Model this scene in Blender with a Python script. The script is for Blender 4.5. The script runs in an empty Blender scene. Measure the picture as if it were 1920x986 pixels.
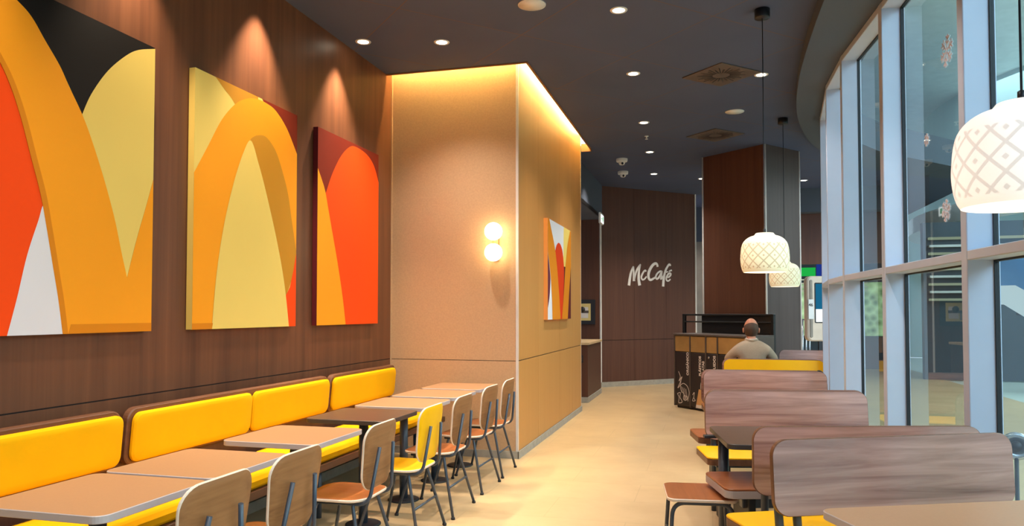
import bpy, bmesh, math, random
from mathutils import Vector, Matrix
random.seed(7)
PI = math.pi
SC = bpy.context.scene
COL = SC.collection

# ------------------------------------------------------------------ materials
def srgb(c):
    if isinstance(c, str):
        c = c.lstrip('#'); c = [int(c[i:i+2], 16) / 255 for i in (0, 2, 4)]
    return tuple((x / 12.92 if x <= .04045 else ((x + .055) / 1.055) ** 2.4) for x in c) + (1,)

def newmat(name):
    m = bpy.data.materials.new(name); m.use_nodes = True
    nt = m.node_tree; nt.nodes.clear()
    out = nt.nodes.new('ShaderNodeOutputMaterial')
    return m, nt, out

def N(nt, kind, **kw):
    n = nt.nodes.new(kind)
    for k, v in kw.items():
        if k.startswith('_'): setattr(n, k[1:], v)
        else: n.inputs[k.replace('__', ' ')].default_value = v
    return n

def principled(nt, out, rough=.5, metal=0., spec=.5):
    p = nt.nodes.new('ShaderNodeBsdfPrincipled')
    p.inputs['Roughness'].default_value = rough
    p.inputs['Metallic'].default_value = metal
    p.inputs['Specular IOR Level'].default_value = spec
    nt.links.new(p.outputs[0], out.inputs[0])
    return p

def plain(name, col, rough=.5, metal=0., spec=.5, var=.06, scale=6., bump=0.):
    """flat colour with a little procedural mottling"""
    m, nt, out = newmat(name); p = principled(nt, out, rough, metal, spec)
    tc = N(nt, 'ShaderNodeTexCoord'); no = N(nt, 'ShaderNodeTexNoise', Scale=scale, Detail=4.)
    nt.links.new(tc.outputs['Object'], no.inputs['Vector'])
    r = N(nt, 'ShaderNodeValToRGB')
    c = srgb(col)
    r.color_ramp.elements[0].position = .3; r.color_ramp.elements[1].position = .7
    r.color_ramp.elements[0].color = tuple(x * (1 - var) for x in c[:3]) + (1,)
    r.color_ramp.elements[1].color = tuple(min(1, x * (1 + var)) for x in c[:3]) + (1,)
    nt.links.new(no.outputs[0], r.inputs[0]); nt.links.new(r.outputs[0], p.inputs['Base Color'])
    if bump:
        b = N(nt, 'ShaderNodeBump', Strength=bump, Distance=.01)
        nt.links.new(no.outputs[0], b.inputs['Height']); nt.links.new(b.outputs[0], p.inputs['Normal'])
    return m

def wood(name, dark, light, axis='Z', stretch=(28, 28, 1.1), rough=.45, spec=.4, contrast=.5, scale=1.0, fine=1.0):
    m, nt, out = newmat(name); p = principled(nt, out, rough, 0, spec)
    tc = N(nt, 'ShaderNodeTexCoord'); mp = N(nt, 'ShaderNodeMapping')
    s = {'Z': stretch, 'X': (stretch[2], stretch[0], stretch[1]), 'Y': (stretch[0], stretch[2], stretch[1])}[axis]
    mp.inputs['Scale'].default_value = s
    nt.links.new(tc.outputs['Object'], mp.inputs[0])
    n1 = N(nt, 'ShaderNodeTexNoise', Scale=scale, Detail=6., Roughness=.6, Distortion=.6)
    nt.links.new(mp.outputs[0], n1.inputs['Vector'])
    mp2 = N(nt, 'ShaderNodeMapping'); mp2.inputs['Scale'].default_value = tuple(x * .22 for x in s)
    nt.links.new(tc.outputs['Object'], mp2.inputs[0])
    n2 = N(nt, 'ShaderNodeTexNoise', Scale=scale, Detail=3., Distortion=1.2)
    nt.links.new(mp2.outputs[0], n2.inputs['Vector'])
    mix = N(nt, 'ShaderNodeMix'); mix.inputs[0].default_value = .5
    nt.links.new(n1.outputs[0], mix.inputs[2]); nt.links.new(n2.outputs[0], mix.inputs[3])
    r = N(nt, 'ShaderNodeValToRGB'); e = r.color_ramp.elements
    e[0].position = .5 - .3 * contrast; e[1].position = .5 + .3 * contrast
    d, l = srgb(dark), srgb(light); e[0].color = d; e[1].color = l
    nt.links.new(mix.outputs[0], r.inputs[0]); nt.links.new(r.outputs[0], p.inputs['Base Color'])
    return m

def emis(name, col, strength):
    m, nt, out = newmat(name)
    e = N(nt, 'ShaderNodeEmission', Strength=strength); e.inputs[0].default_value = srgb(col)
    nt.links.new(e.outputs[0], out.inputs[0]); return m

def glassmat(name, tint='#dfeeea', refl=1.0):
    m, nt, out = newmat(name)
    t = N(nt, 'ShaderNodeBsdfTransparent'); t.inputs[0].default_value = srgb(tint)
    g = N(nt, 'ShaderNodeBsdfGlossy', Roughness=0.0)
    f = N(nt, 'ShaderNodeFresnel', IOR=1.5)
    mu = N(nt, 'ShaderNodeMath', _operation='MULTIPLY'); mu.inputs[1].default_value = refl; mu.use_clamp = True
    mx = N(nt, 'ShaderNodeMixShader')
    ge = N(nt, 'ShaderNodeNewGeometry'); inv = N(nt, 'ShaderNodeMath', _operation='SUBTRACT'); inv.inputs[0].default_value = 1
    m2 = N(nt, 'ShaderNodeMath', _operation='MULTIPLY')
    nt.links.new(ge.outputs['Backfacing'], inv.inputs[1]); nt.links.new(f.outputs[0], mu.inputs[0])
    nt.links.new(mu.outputs[0], m2.inputs[0]); nt.links.new(inv.outputs[0], m2.inputs[1]); nt.links.new(m2.outputs[0], mx.inputs[0])
    nt.links.new(t.outputs[0], mx.inputs[1]); nt.links.new(g.outputs[0], mx.inputs[2])
    nt.links.new(mx.outputs[0], out.inputs[0]); return m

M = {}
M['wall_wood'] = wood('walnut panelling', '#4a2c20', '#89573a', 'Z', (16, 16, .5), .42, .3, 1.0)
M['far_wood'] = wood('dark brown panelling', '#4a2c20', '#66402e', 'Z', (26, 26, .8), .5, .3, .9)
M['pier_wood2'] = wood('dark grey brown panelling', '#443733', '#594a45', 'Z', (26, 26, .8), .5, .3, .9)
M['bench_wood'] = wood('walnut laminate', '#6b423a', '#c2988e', 'X', (20, 20, 1.1), .24, .9, .5, .9)
M['dark_bench_wood'] = wood('bench back board', '#5a3826', '#80543a', 'Y', (20, 20, 1.2), .4, .4, .7)
M['seat_wood'] = wood('orange brown seat veneer', '#84481f', '#b87040', 'Y', (30, 30, 2.2), .35, .45, .8)
M['bench_seat_wood'] = wood('orange brown bench veneer', '#7e4320', '#a8643a', 'X', (24, 24, 1.6), .35, .45, .8)
M['back_wood'] = wood('brown chair back veneer', '#69401f', '#a9764a', 'X', (20, 20, 1.3), .42, .4, .55)
M['ply'] = plain('pale plywood edge', '#e6cfb8', .5)
M['yellow_lam'] = plain('yellow laminate', '#f8b800', .4, spec=.3, var=.02)
M['yellow_fabric'] = plain('yellow upholstery', '#f2b200', .85, spec=.15, var=.03, scale=3)
M['metal'] = plain('dark blue grey tube', '#3b4450', .38, .0, .6)
M['metal_dk'] = plain('dark metal base', '#23252a', .5, .0, .4)
M['greige'] = plain('greige tabletop', '#ab805b', .38, var=.03, scale=90)
M['greige_edge'] = plain('grey tabletop edge', '#b5a9a6', .5, var=.02)
M['brown_top'] = plain('dark brown tabletop', '#5c4434', .3, var=.08, scale=20)
M['brown_edge'] = plain('charcoal tabletop edge', '#413a38', .4)
M['pier'] = plain('tan fibreboard', '#c29c74', .8, var=.06, scale=60)
M['pier_side'] = wood('golden tan board', '#bd8443', '#c98f4e', 'Z', (14, 14, .8), .45, .4, 1.0)
M['white_trim'] = plain('white metal angle', '#d9cfc6', .45)
M['skirt'] = plain('grey concrete skirting', '#a29a8c', .6, var=.12, scale=14)
M['gap'] = plain('dark joint', '#2c1d18', .8)
M['frame'] = plain('window aluminium', '#b6bfd2', .45, var=.02)
M['gasket'] = plain('black gasket', '#14181e', .6)
M['glass'] = glassmat('window glass', '#e9f2f0', 1.5)
M['cove'] = plain('cove paint', '#cfc6b4', .8)
M['white'] = plain('white plastic', '#e4e0da', .4)
M['black'] = plain('black plastic', '#15151a', .45)
M['blackmetal'] = plain('black metal frame', '#1b1918', .4)
M['screen_black'] = plain('dark smoked panel', '#201d1c', .25)
M['brass'] = plain('brushed brass flap', '#b89056', .4, .35, .5, var=.15, scale=4)
M['bin_door'] = plain('near black bin door', '#2b201c', .45)
M['ink'] = plain('printed off white', '#ded2c8', .6)
M['bin_frame'] = plain('bin carcass', '#54473f', .5)
M['sign_white'] = plain('sign letters', '#eadfd6', .5)
M['tan_print'] = plain('tan print', '#d8a368', .6)
M['skin'] = plain('skin', '#c98668', .55, var=.06, scale=10)
M['hair'] = plain('short brown hair', '#4f392c', .8, var=.2, scale=60)
M['jacket'] = plain('taupe suit cloth', '#ab957f', .85, var=.06, scale=80)
M['collar'] = plain('white shirt collar', '#e6d6cc', .7)
M['trousers'] = plain('dark trousers', '#33323a', .85)
M['grey_conc'] = plain('grey concrete', '#8d8377', .8, var=.15, scale=3)
M['mall_wall'] = plain('mall wall', '#b4c9c5', .8, var=.03, scale=.6)
M['mall_floor'] = plain('mall floor', '#cbd4c8', .35, var=.04, scale=2)
M['mall_white'] = plain('mall white fascia', '#dcdcd6', .6)
M['mall_dark'] = plain('mall dark cladding', '#46525c', .6, var=.1, scale=1)
M['mall_brown'] = plain('mall brown column', '#8a6a48', .6)
M['mall_ceiling'] = plain('mall ceiling', '#dbe5e3', .8)
M['steel'] = plain('polished steel', '#c9ccd0', .22, .9)
M['orange_art'] = plain('printed orange', '#f09a1c', .6, var=.03, scale=2)

def art(name, c): M[name] = plain(name, c, .7, spec=.2, var=.015, scale=1.5)
art('art_orange', '#fca01c'); art('art_gold', '#c98a22'); art('art_pale', '#efce6b'); art('art_black', '#191412')
art('art_red', '#ff4c08'); art('art_white', '#e2dfe4'); art('art_maroon', '#7c2510'); art('art_wine', '#5e1a20')
art('art_deep', '#dd8413'); art('art_peach', '#f3a054'); art('art_plum', '#6b2a38')
art('art_red2', '#dd3c08'); art('art_pale2', '#dfc47c')

def ceiling_mat():
    m, nt, out = newmat('charcoal ceiling tile'); p = principled(nt, out, .75, 0, .3)
    tc = N(nt, 'ShaderNodeTexCoord'); sx = N(nt, 'ShaderNodeSeparateXYZ'); nt.links.new(tc.outputs['Object'], sx.inputs[0])
    def line(op, off):
        a = N(nt, 'ShaderNodeMath', _operation=op); nt.links.new(sx.outputs[0], a.inputs[0]); nt.links.new(sx.outputs[1], a.inputs[1])
        b = N(nt, 'ShaderNodeMath', _operation='MULTIPLY_ADD'); nt.links.new(a.outputs[0], b.inputs[0])
        b.inputs[1].default_value = 1 / 1.697; b.inputs[2].default_value = 50 - off / 1.697
        c = N(nt, 'ShaderNodeMath', _operation='FRACT'); nt.links.new(b.outputs[0], c.inputs[0])
        d = N(nt, 'ShaderNodeMath', _operation='LESS_THAN'); nt.links.new(c.outputs[0], d.inputs[0]); d.inputs[1].default_value = .008
        return d
    a, b = line('ADD', 4.9), line('SUBTRACT', -8.235)
    mx = N(nt, 'ShaderNodeMath', _operation='MAXIMUM'); nt.links.new(a.outputs[0], mx.inputs[0]); nt.links.new(b.outputs[0], mx.inputs[1])
    no = N(nt, 'ShaderNodeTexNoise', Scale=1.2, Detail=3.); nt.links.new(tc.outputs['Object'], no.inputs['Vector'])
    r = N(nt, 'ShaderNodeValToRGB'); r.color_ramp.elements[0].color = srgb('#48506a'); r.color_ramp.elements[1].color = srgb('#525b75')
    nt.links.new(no.outputs[0], r.inputs[0])
    mc = N(nt, 'ShaderNodeMix', _data_type='RGBA'); nt.links.new(mx.outputs[0], mc.inputs[0])
    nt.links.new(r.outputs[0], mc.inputs[6]); mc.inputs[7].default_value = srgb('#66534e')
    nt.links.new(mc.outputs[2], p.inputs['Base Color'])
    return m
M['ceiling'] = ceiling_mat()
M['bulkhead'] = plain('grey bulkhead paint', '#4e5561', .8, var=.04, scale=1)

def floor_mat():
    m, nt, out = newmat('beige stone floor'); p = principled(nt, out, .38, 0, .45)
    tc = N(nt, 'ShaderNodeTexCoord')
    no = N(nt, 'ShaderNodeTexNoise', Scale=2.2, Detail=8., Roughness=.65); nt.links.new(tc.outputs['Object'], no.inputs['Vector'])
    r = N(nt, 'ShaderNodeValToRGB'); r.color_ramp.elements[0].position = .3; r.color_ramp.elements[1].position = .7
    r.color_ramp.elements[0].color = srgb('#c2a47a'); r.color_ramp.elements[1].color = srgb('#d0b388')
    nt.links.new(no.outputs[0], r.inputs[0])
    br = N(nt, 'ShaderNodeTexBrick', Scale=1.0); br.offset = .5
    br.inputs['Color1'].default_value = (1, 1, 1, 1); br.inputs['Color2'].default_value = (.95, .95, .95, 1)
    br.inputs['Mortar'].default_value = (.86, .85, .83, 1); br.inputs['Mortar Size'].default_value = .004
    br.inputs['Brick Width'].default_value = 1.2; br.inputs['Row Height'].default_value = .6
    nt.links.new(tc.outputs['Object'], br.inputs['Vector'])
    mc = N(nt, 'ShaderNodeMix', _data_type='RGBA', _blend_type='MULTIPLY'); mc.inputs[0].default_value = 1
    nt.links.new(r.outputs[0], mc.inputs[6]); nt.links.new(br.outputs[0], mc.inputs[7])
    nt.links.new(mc.outputs[2], p.inputs['Base Color'])
    return m
M['floor'] = floor_mat()

def shade_mat(name, strength, warm):
    """lit perforated lamp shade: lattice of diamonds printed round the dome"""
    m, nt, out = newmat(name)
    tc = N(nt, 'ShaderNodeTexCoord'); s = N(nt, 'ShaderNodeSeparateXYZ'); nt.links.new(tc.outputs['Object'], s.inputs[0])
    def mth(op, a, b=None, c=None):
        n = N(nt, 'ShaderNodeMath', _operation=op)
        for i, v in enumerate((a, b, c)):
            if v is None: continue
            if isinstance(v, (int, float)): n.inputs[i].default_value = v
            else: nt.links.new(v, n.inputs[i])
        return n.outputs[0]
    ang = mth('ARCTAN2', s.outputs[1], s.outputs[0])
    u = mth('MULTIPLY', ang, 14 / (2 * PI))
    v = mth('MULTIPLY', s.outputs[2], 11.2)
    a = mth('ABSOLUTE', mth('SUBTRACT', mth('FRACT', mth('ADD', u, 20.25)), .5))
    b = mth('ABSOLUTE', mth('SUBTRACT', mth('FRACT', mth('ADD', v, 20.05)), .5))
    d = mth('ADD', a, b)                       # 0 in the middle of a diamond, 1 at cell corners
    line = mth('LESS_THAN', mth('ABSOLUTE', mth('SUBTRACT', d, .5)), .085)
    dot = mth('LESS_THAN', d, .12)
    g = mth('MAXIMUM', line, dot)
    band = mth('MULTIPLY', mth('GREATER_THAN', s.outputs[2], .025), mth('LESS_THAN', s.outputs[2], .235))
    g = mth('MULTIPLY', g, band)
    mc = N(nt, 'ShaderNodeMix', _data_type='RGBA'); nt.links.new(g, mc.inputs[0])
    mc.inputs[6].default_value = srgb(warm[0]); mc.inputs[7].default_value = srgb(warm[1])
    e = N(nt, 'ShaderNodeEmission', Strength=strength); nt.links.new(mc.outputs[2], e.inputs[0])
    df = N(nt, 'ShaderNodeBsdfDiffuse'); nt.links.new(mc.outputs[2], df.inputs[0])
    ad = N(nt, 'ShaderNodeAddShader'); nt.links.new(e.outputs[0], ad.inputs[0]); nt.links.new(df.outputs[0], ad.inputs[1])
    nt.links.new(ad.outputs[0], out.inputs[0])
    return m
M['shade'] = shade_mat('lit lattice shade', .20, ('#fff3cf', '#cfc3a0'))
M['shade_hot'] = shade_mat('bright lattice shade', .52, ('#fff6ec', '#e0d7cf'))
M['lamp_in'] = emis('shade inside glow', '#fff0cc', 1.5)
M['bulb'] = emis('globe bulb', '#ffe2ae', 9)
M['led'] = emis('warm led strip', '#ffd884', 200)
M['spot'] = emis('downlight lens', '#fff2d4', 14)
M['exit'] = emis('exit sign face', '#eef4f0', 1.4)
M['green_sign'] = emis('green sign face', '#1fa845', .9)
M['blue_sign'] = emis('blue sign face', '#2a44a8', .5)
M['mall_lamp'] = emis('mall lamp', '#f4f6e4', 5)
M['mall_stripe'] = emis('lit shop shelf', '#cfd8bd', .55)
M['esc_white'] = emis('glowing white escalator side', '#dcecf4', .8)  # white stringer made to glow by itself, no lamp there
M['esc_glass'] = plain('escalator side panel', '#4d7aa4', .2, .2)
M['kiosk_screen'] = emis('kiosk screen', '#1f6f96', .7)
M['kiosk'] = plain('kiosk casing', '#d8c3ae', .4)

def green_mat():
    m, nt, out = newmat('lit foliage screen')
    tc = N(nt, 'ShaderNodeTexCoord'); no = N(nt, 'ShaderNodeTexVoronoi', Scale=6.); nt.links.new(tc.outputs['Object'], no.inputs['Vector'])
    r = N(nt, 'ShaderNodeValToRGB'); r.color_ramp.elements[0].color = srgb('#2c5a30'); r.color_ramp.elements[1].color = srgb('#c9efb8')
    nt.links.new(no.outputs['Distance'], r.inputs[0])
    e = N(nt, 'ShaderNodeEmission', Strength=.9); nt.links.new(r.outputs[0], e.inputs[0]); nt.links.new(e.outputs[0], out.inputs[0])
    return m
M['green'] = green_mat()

# ------------------------------------------------------------------ mesh building
class MB:
    def __init__(s): s.v = []; s.f = []; s.mi = []; s.mats = []; s.sm = []
    def mat(s, m):
        m = M[m] if isinstance(m, str) else m
        if m not in s.mats: s.mats.append(m)
        return s.mats.index(m)
    def add(s, vs, fs, m, T=None, smooth=False):
        o = len(s.v); k = s.mat(m)
        s.v += [tuple(T @ Vector(p)) if T else tuple(p) for p in vs]
        for f in fs: s.f.append([i + o for i in f]); s.mi.append(k); s.sm.append(smooth)
        return s
    def box(s, x0, x1, y0, y1, z0, z1, m, T=None):
        v = [(x0,y0,z0),(x1,y0,z0),(x1,y1,z0),(x0,y1,z0),(x0,y0,z1),(x1,y0,z1),(x1,y1,z1),(x0,y1,z1)]
        return s.add(v, [(0,3,2,1),(4,5,6,7),(0,1,5,4),(1,2,6,5),(2,3,7,6),(3,0,4,7)], m, T)
    def bbox(s, x0, x1, y0, y1, z0, z1, m, T=None, e=.004):
        """chamfered box"""
        return s.slab(rrect((x0+x1)/2, (y0+y1)/2, x1-x0, y1-y0, e*1.5, 2), z0, z1, m, T=T, e=e)
    def prism(s, poly, z0, z1, m, T=None, side=None):
        n = len(poly)
        v = [(x, y, z0) for x, y in poly] + [(x, y, z1) for x, y in poly]
        s.add(v, [tuple(range(n))[::-1], tuple(range(n, 2*n))], m, T)
        return s.add(v, [(i, (i+1) % n, n + (i+1) % n, n + i) for i in range(n)], side or m, T)
    def slab(s, outline, z0, z1, m, T=None, e=.003, edge=None, f=None, rings=0, bottom=None):
        """chamfered slab from an outline; optional inner rings so that f(x,y)->dz can bend it"""
        n = len(outline); cx = sum(p[0] for p in outline) / n; cy = sum(p[1] for p in outline) / n
        w = max(abs(p[0]-cx) for p in outline); h = max(abs(p[1]-cy) for p in outline)
        def sc(p, d): return (cx + (p[0]-cx) * (1 - d / w), cy + (p[1]-cy) * (1 - d / h))
        fz = f or (lambda x, y: 0)
        ring = lambda d, z: [(q[0], q[1], z + fz(*q)) for q in (sc(p, d) for p in outline)]
        band = [ring(e, z0), ring(0, z0 + e), ring(0, z1 - e), ring(e, z1)]
        vs = sum(band, [])
        fs = [(k*n + i, k*n + (i+1) % n, (k+1)*n + (i+1) % n, (k+1)*n + i) for k in range(3) for i in range(n)]
        s.add(vs, fs, edge or m, T, smooth=False)
        for z, mm, flip in ((z1, m, False), (z0, bottom or m, True)):
            R = [ring(e, z)]
            for k in range(1, rings + 1):
                R.append([(cx + (a-cx) * (1 - k/(rings+1)), cy + (b-cy) * (1 - k/(rings+1)), 0) for a, b, _ in ring(e, z)])
                R[-1] = [(a, b, z + fz(a, b)) for a, b, _ in R[-1]]
            vs = sum(R, []); fs = []
            for k in range(rings):
                for i in range(n):
                    q = (k*n + i, k*n + (i+1) % n, (k+1)*n + (i+1) % n, (k+1)*n + i); fs.append(q[::-1] if flip else q)
            if rings:
                c = len(vs); vs.append((cx, cy, z + fz(cx, cy)))
                for i in range(n):
                    q = (rings*n + i, rings*n + (i+1) % n, c); fs.append(q[::-1] if flip else q)
            else:
                q = tuple(range(n)); fs.append(q[::-1] if flip else q)
            s.add(vs, fs, mm, T, smooth=rings > 0)
        return s
    def tube(s, path, r, m, T=None, n=10, closed=False, caps=True):
        P = [Vector(p) for p in path]; k = len(P); vs = []; prev = None
        for i, p in enumerate(P):
            if closed: d = (P[(i+1) % k] - P[i-1])
            else: d = P[min(i+1, k-1)] - P[max(i-1, 0)]
            d.normalize()
            if prev is None:
                up = Vector((0, 0, 1)) if abs(d.z) < .9 else Vector((1, 0, 0)); a = d.cross(up).normalized()
            else:
                a = (prev - d * prev.dot(d)).normalized()
            prev = a; b = d.cross(a); rr = r[i] if isinstance(r, (list, tuple)) else r
            for j in range(n):
                t = 2 * PI * j / n; vs.append(p + a * rr * math.cos(t) + b * rr * math.sin(t))
        fs = []
        for i in range(k if closed else k - 1):
            for j in range(n):
                a_, b_ = i, (i+1) % k
                fs.append((a_*n + j, a_*n + (j+1) % n, b_*n + (j+1) % n, b_*n + j))
        s.add(vs, fs, m, T, smooth=True)
        if caps and not closed: s.add(vs, [tuple(range(n))[::-1], tuple((k-1)*n + j for j in range(n))], m, T)
        return s
    def lathe(s, prof, m, c=(0, 0, 0), n=32, T=None, smooth=True):
        vs = []; fs = []
        for r, z in prof:
            for j in range(n):
                t = 2 * PI * j / n; vs.append((c[0] + r * math.cos(t), c[1] + r * math.sin(t), c[2] + z))
        for i in range(len(prof) - 1):
            for j in range(n):
                fs.append((i*n + j, i*n + (j+1) % n, (i+1)*n + (j+1) % n, (i+1)*n + j))
        return s.add(vs, fs, m, T, smooth)
    def build(s, name, parent=None, **props):
        me = bpy.data.meshes.new(name); me.from_pydata(s.v, [], s.f)
        for m in s.mats: me.materials.append(m)
        for p, k, sm in zip(me.polygons, s.mi, s.sm): p.material_index = k; p.use_smooth = sm
        bm = bmesh.new(); bm.from_mesh(me); bmesh.ops.remove_doubles(bm, verts=bm.verts, dist=1e-5)
        bmesh.ops.recalc_face_normals(bm, faces=bm.faces); bm.to_mesh(me); bm.free()
        me.update()
        o = bpy.data.objects.new(name, me); COL.objects.link(o)
        if parent: o.parent = parent
        for a, b in props.items(): o[a] = b
        return o

def rrect(cx, cy, w, h, r, n=6):
    pts = []
    for sx, sy, a0 in ((1, 1, 0), (-1, 1, 90), (-1, -1, 180), (1, -1, 270)):
        for i in range(n + 1):
            a = math.radians(a0 + 90 * i / n)
            pts.append((cx + sx * (w/2 - r) + r * math.cos(a), cy + sy * (h/2 - r) + r * math.sin(a)))
    return pts

def fillet(P, r, n=6):
    """polyline with rounded corners"""
    P = [Vector(p) for p in P]; out = [P[0]]
    for i in range(1, len(P) - 1):
        a, b, c = P[i-1], P[i], P[i+1]; u = (a-b).normalized(); w = (c-b).normalized()
        rr = min(r, (a-b).length*.45, (c-b).length*.45); p0, p1 = b + u*rr, b + w*rr
        for k in range(n + 1):
            t = k / n; out.append(p0*(1-t)**2 + b*2*t*(1-t) + p1*t*t)
    out.append(P[-1]); return out

def frame(o, x, y, z):
    """matrix with columns x,y,z axes and origin o"""
    return Matrix(((x[0], y[0], z[0], o[0]), (x[1], y[1], z[1], o[1]), (x[2], y[2], z[2], o[2]), (0, 0, 0, 1)))

def thing(name, label, cat, loc=(0, 0, 0), rz=0, group=None):
    o = bpy.data.objects.new(name, None); COL.objects.link(o); o.empty_display_size = .1
    o.location = loc; o.rotation_euler = (0, 0, rz); o['label'] = label; o['category'] = cat
    if group: o['group'] = group
    return o
def tag(o, label, cat, group=None):
    o['label'] = label; o['category'] = cat
    if group: o['group'] = group
    return o
def struct(o): o['kind'] = 'structure'; return o
def dup(root, loc, rz, label, group=None):
    r = root.copy(); COL.objects.link(r); r.location = loc; r.rotation_euler = (0, 0, rz); r['label'] = label
    if group: r['group'] = group
    for ch in [c for c in root.children]:
        c = ch.copy(); COL.objects.link(c); c.parent = r
        for g in [q for q in ch.children]:
            d = g.copy(); COL.objects.link(d); d.parent = c
    return r
def newname(o, n): o.name = n; return o

YAW = math.atan(373 / 1400)
def W(l, d):  # lateral / depth seen from the standing point -> room coordinates
    return (l * math.cos(YAW) - d * math.sin(YAW), l * math.sin(YAW) + d * math.cos(YAW))
R = math.radians

# ------------------------------------------------------------------ room shell
XL = -3.336; ZC = 4.04; YB = -3.2; YF = 21.5
C2 = [(1.75, YB), (1.45, -1), (1.2, 1), (1.05, 2.5), (.94, 4), (.875, 5.4), (.86, 6.8), (.90, 8.2), (1.03, 9.6), (1.285, 10.9), (1.62, 11.9), (2.2, 13.0), (3.2, 14.2), (5.0, 15.6)]
WM = [(2.42, -2.6), (2.14, -1.05), (1.87, .45), (1.64, 1.85), (1.50, 3.25), (1.384, 4.68), (1.29, 6.25), (1.195, 7.47), (1.19, 8.41), (1.31, 9.77), (1.66, 11.15)]

struct(MB().box(XL, 5, YB, YF, -.1, 0, 'floor').build('floor'))
# ceiling: charcoal tiles with a light slot left open round the tan pier
cp = C2 + [(5.0, YF), (-4.6, YF), (-4.6, 11.46), (-1.80, 11.46), (-1.80, 7.31), (XL - .1, 7.31), (XL - .1, YB)]
struct(MB().prism(cp, ZC, ZC + .05, 'ceiling').build('ceiling'))
# curved bulkhead over the glazing
def strip(poly, z0, z1, m):
    b = MB(); n = len(poly)
    b.add([(x, y, z0) for x, y in poly] + [(x, y, z1) for x, y in poly], [(i, i+1, n+i+1, n+i) for i in range(n-1)], m); return b
def smooth_curve(P, k=5):
    out = []
    Q = [P[0]] + P + [P[-1]]
    for i in range(1, len(Q) - 2):
        p0, p1, p2, p3 = (Vector(Q[j]) for j in (i-1, i, i+1, i+2))
        for t in range(k):
            t /= k
            out.append(tuple(.5 * ((2*p1) + (p2-p0)*t + (2*p0-5*p1+4*p2-p3)*t*t + (3*p1-p0-3*p2+p3)*t**3)))
    out.append(P[-1]); return out
C2s = smooth_curve(C2)
outer = [(5.4, 15.4), (3.6, 13.4), (2.5, 12.2)] + [(x + .22, y) for x, y in reversed(WM)] + [(2.75, YB)]
struct(MB().prism(C2s + outer, 3.9, ZC + .3, 'bulkhead').build('trim_1'))
# left wall
lw = MB().box(XL - .1, XL, YB, 7.55, 1.004, ZC + .05, 'wall_wood').box(XL - .1, XL, YB, 7.55, 0, .996, 'wall_wood')
lw.box(XL - .1, XL - .006, YB, 7.55, .99, 1.01, 'gap')
struct(lw.build('wall_left'))
struct(MB().box(XL, XL + .012, YB, 7.446, 0, .08, 'skirt').build('baseboard_left'))
# wall behind the standing point
bwl = MB().box(XL - .1, -1.2, YB - .12, YB, 0, ZC + .3, 'bulkhead').box(2.75, 5, YB - .12, YB, 0, ZC + .3, 'bulkhead')
struct(bwl.box(-1.2, 2.75, YB - .12, YB, 3.2, ZC + .3, 'bulkhead').build('wall_back'))
bw = MB()  # glazing added unseen behind the camera, for cool fill and bright reflections
for x in (-1.2, .08, 1.36, 2.66): bw.bbox(x, x + .09, YB - .12, YB, 0, 3.2, 'frame')
bw.bbox(-1.2, 2.75, YB - .12, YB, 0, .08, 'frame').bbox(-1.2, 2.75, YB - .12, YB, 3.12, 3.2, 'frame').bbox(-1.2, 2.75, YB - .11, YB - .01, 1.79, 1.845, 'frame')
bw = struct(bw.build('window_11'))
for x in (-1.11, .17, 1.45): MB().box(x, x + 1.19, YB - .07, YB - .066, .08, 3.12, 'glass').build('pane', bw)
# tan pier
PX, PY0, PY1 = -1.93, 7.446, 11.29
pb = MB()
pb.box(XL - .05, PX, PY0, PY1, 1.0, 4.30, 'pier').box(XL - .05, PX, PY0, PY1, .0, .994, 'pier').box(XL - .05, PX - .004, PY0 + .004, PY1 - .004, .99, 1.01, 'gap')
pw = pb.build('wall_pier'); struct(pw)
sd = MB()
seams = [PY0 + .012, 8.62 - .25, 9.62, 10.55, PY1 - .005]
for a, b in zip(seams, seams[1:]):
    sd.box(PX, PX + .012, a + .0015, b - .0015, 1.003, 4.29, 'pier_side').box(PX, PX + .012, a + .0015, b - .0015, .08, .993, 'pier_side')
struct(sd.build('trim_2'))
t = MB().box(PX - .012, PX + .014, PY0 - .006, PY0 + .012, .07, 4.2, 'white_trim')
t.box(PX - .002, PX + .014, PY1 - .006, PY1 + .006, .07, 4.0, 'white_trim').box(XL, XL + .012, PY0 - .012, PY0, .07, 4.2, 'pier'); struct(t.build('trim_3'))
struct(MB().box(XL, PX + .02, PY0 - .014, PY0, 0, .075, 'skirt').box(PX + .012, PX + .026, PY0 - .014, PY1, 0, .075, 'skirt').build('baseboard_pier'))
# cove above the slot
cv = MB()
cv.box(XL - .1, -1.55, 7.05, 11.7, 4.30, 4.33, 'cove').box(XL - .1, -1.55, 7.05, 7.08, ZC + .05, 4.30, 'cove').box(-1.58, -1.55, 7.05, 11.7, ZC + .05, 4.30, 'cove')
struct(cv.build('trim_4'))
M['bronze'] = plain('bronze slot edging', '#8a5a34', .5)
struct(MB().box(XL, -1.775, 7.285, 7.31, ZC - .012, ZC + .07, 'bronze').box(-1.80, -1.775, 7.31, 11.46, ZC - .012, ZC + .07, 'bronze').box(-1.93, -1.775, 11.42, 11.46, ZC - .05, ZC + .07, 'bronze').build('trim_8'))
led = MB().box(XL + .02, -1.86, 7.355, 7.385, 4.262, 4.275, 'led').box(XL + .02, -1.86, 7.35, 7.39, 4.275, 4.30, 'white').build('led_strip')
tag(led, 'warm glowing light strip in the ceiling slot above the front of the tan pier', 'light strip')
led = MB().box(-1.865, -1.835, 7.39, 11.35, 4.262, 4.275, 'led').box(-1.87, -1.83, 7.39, 11.35, 4.275, 4.30, 'white').build('led_strip')
tag(led, 'warm glowing light strip in the ceiling slot along the aisle side of the tan pier', 'light strip')

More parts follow.
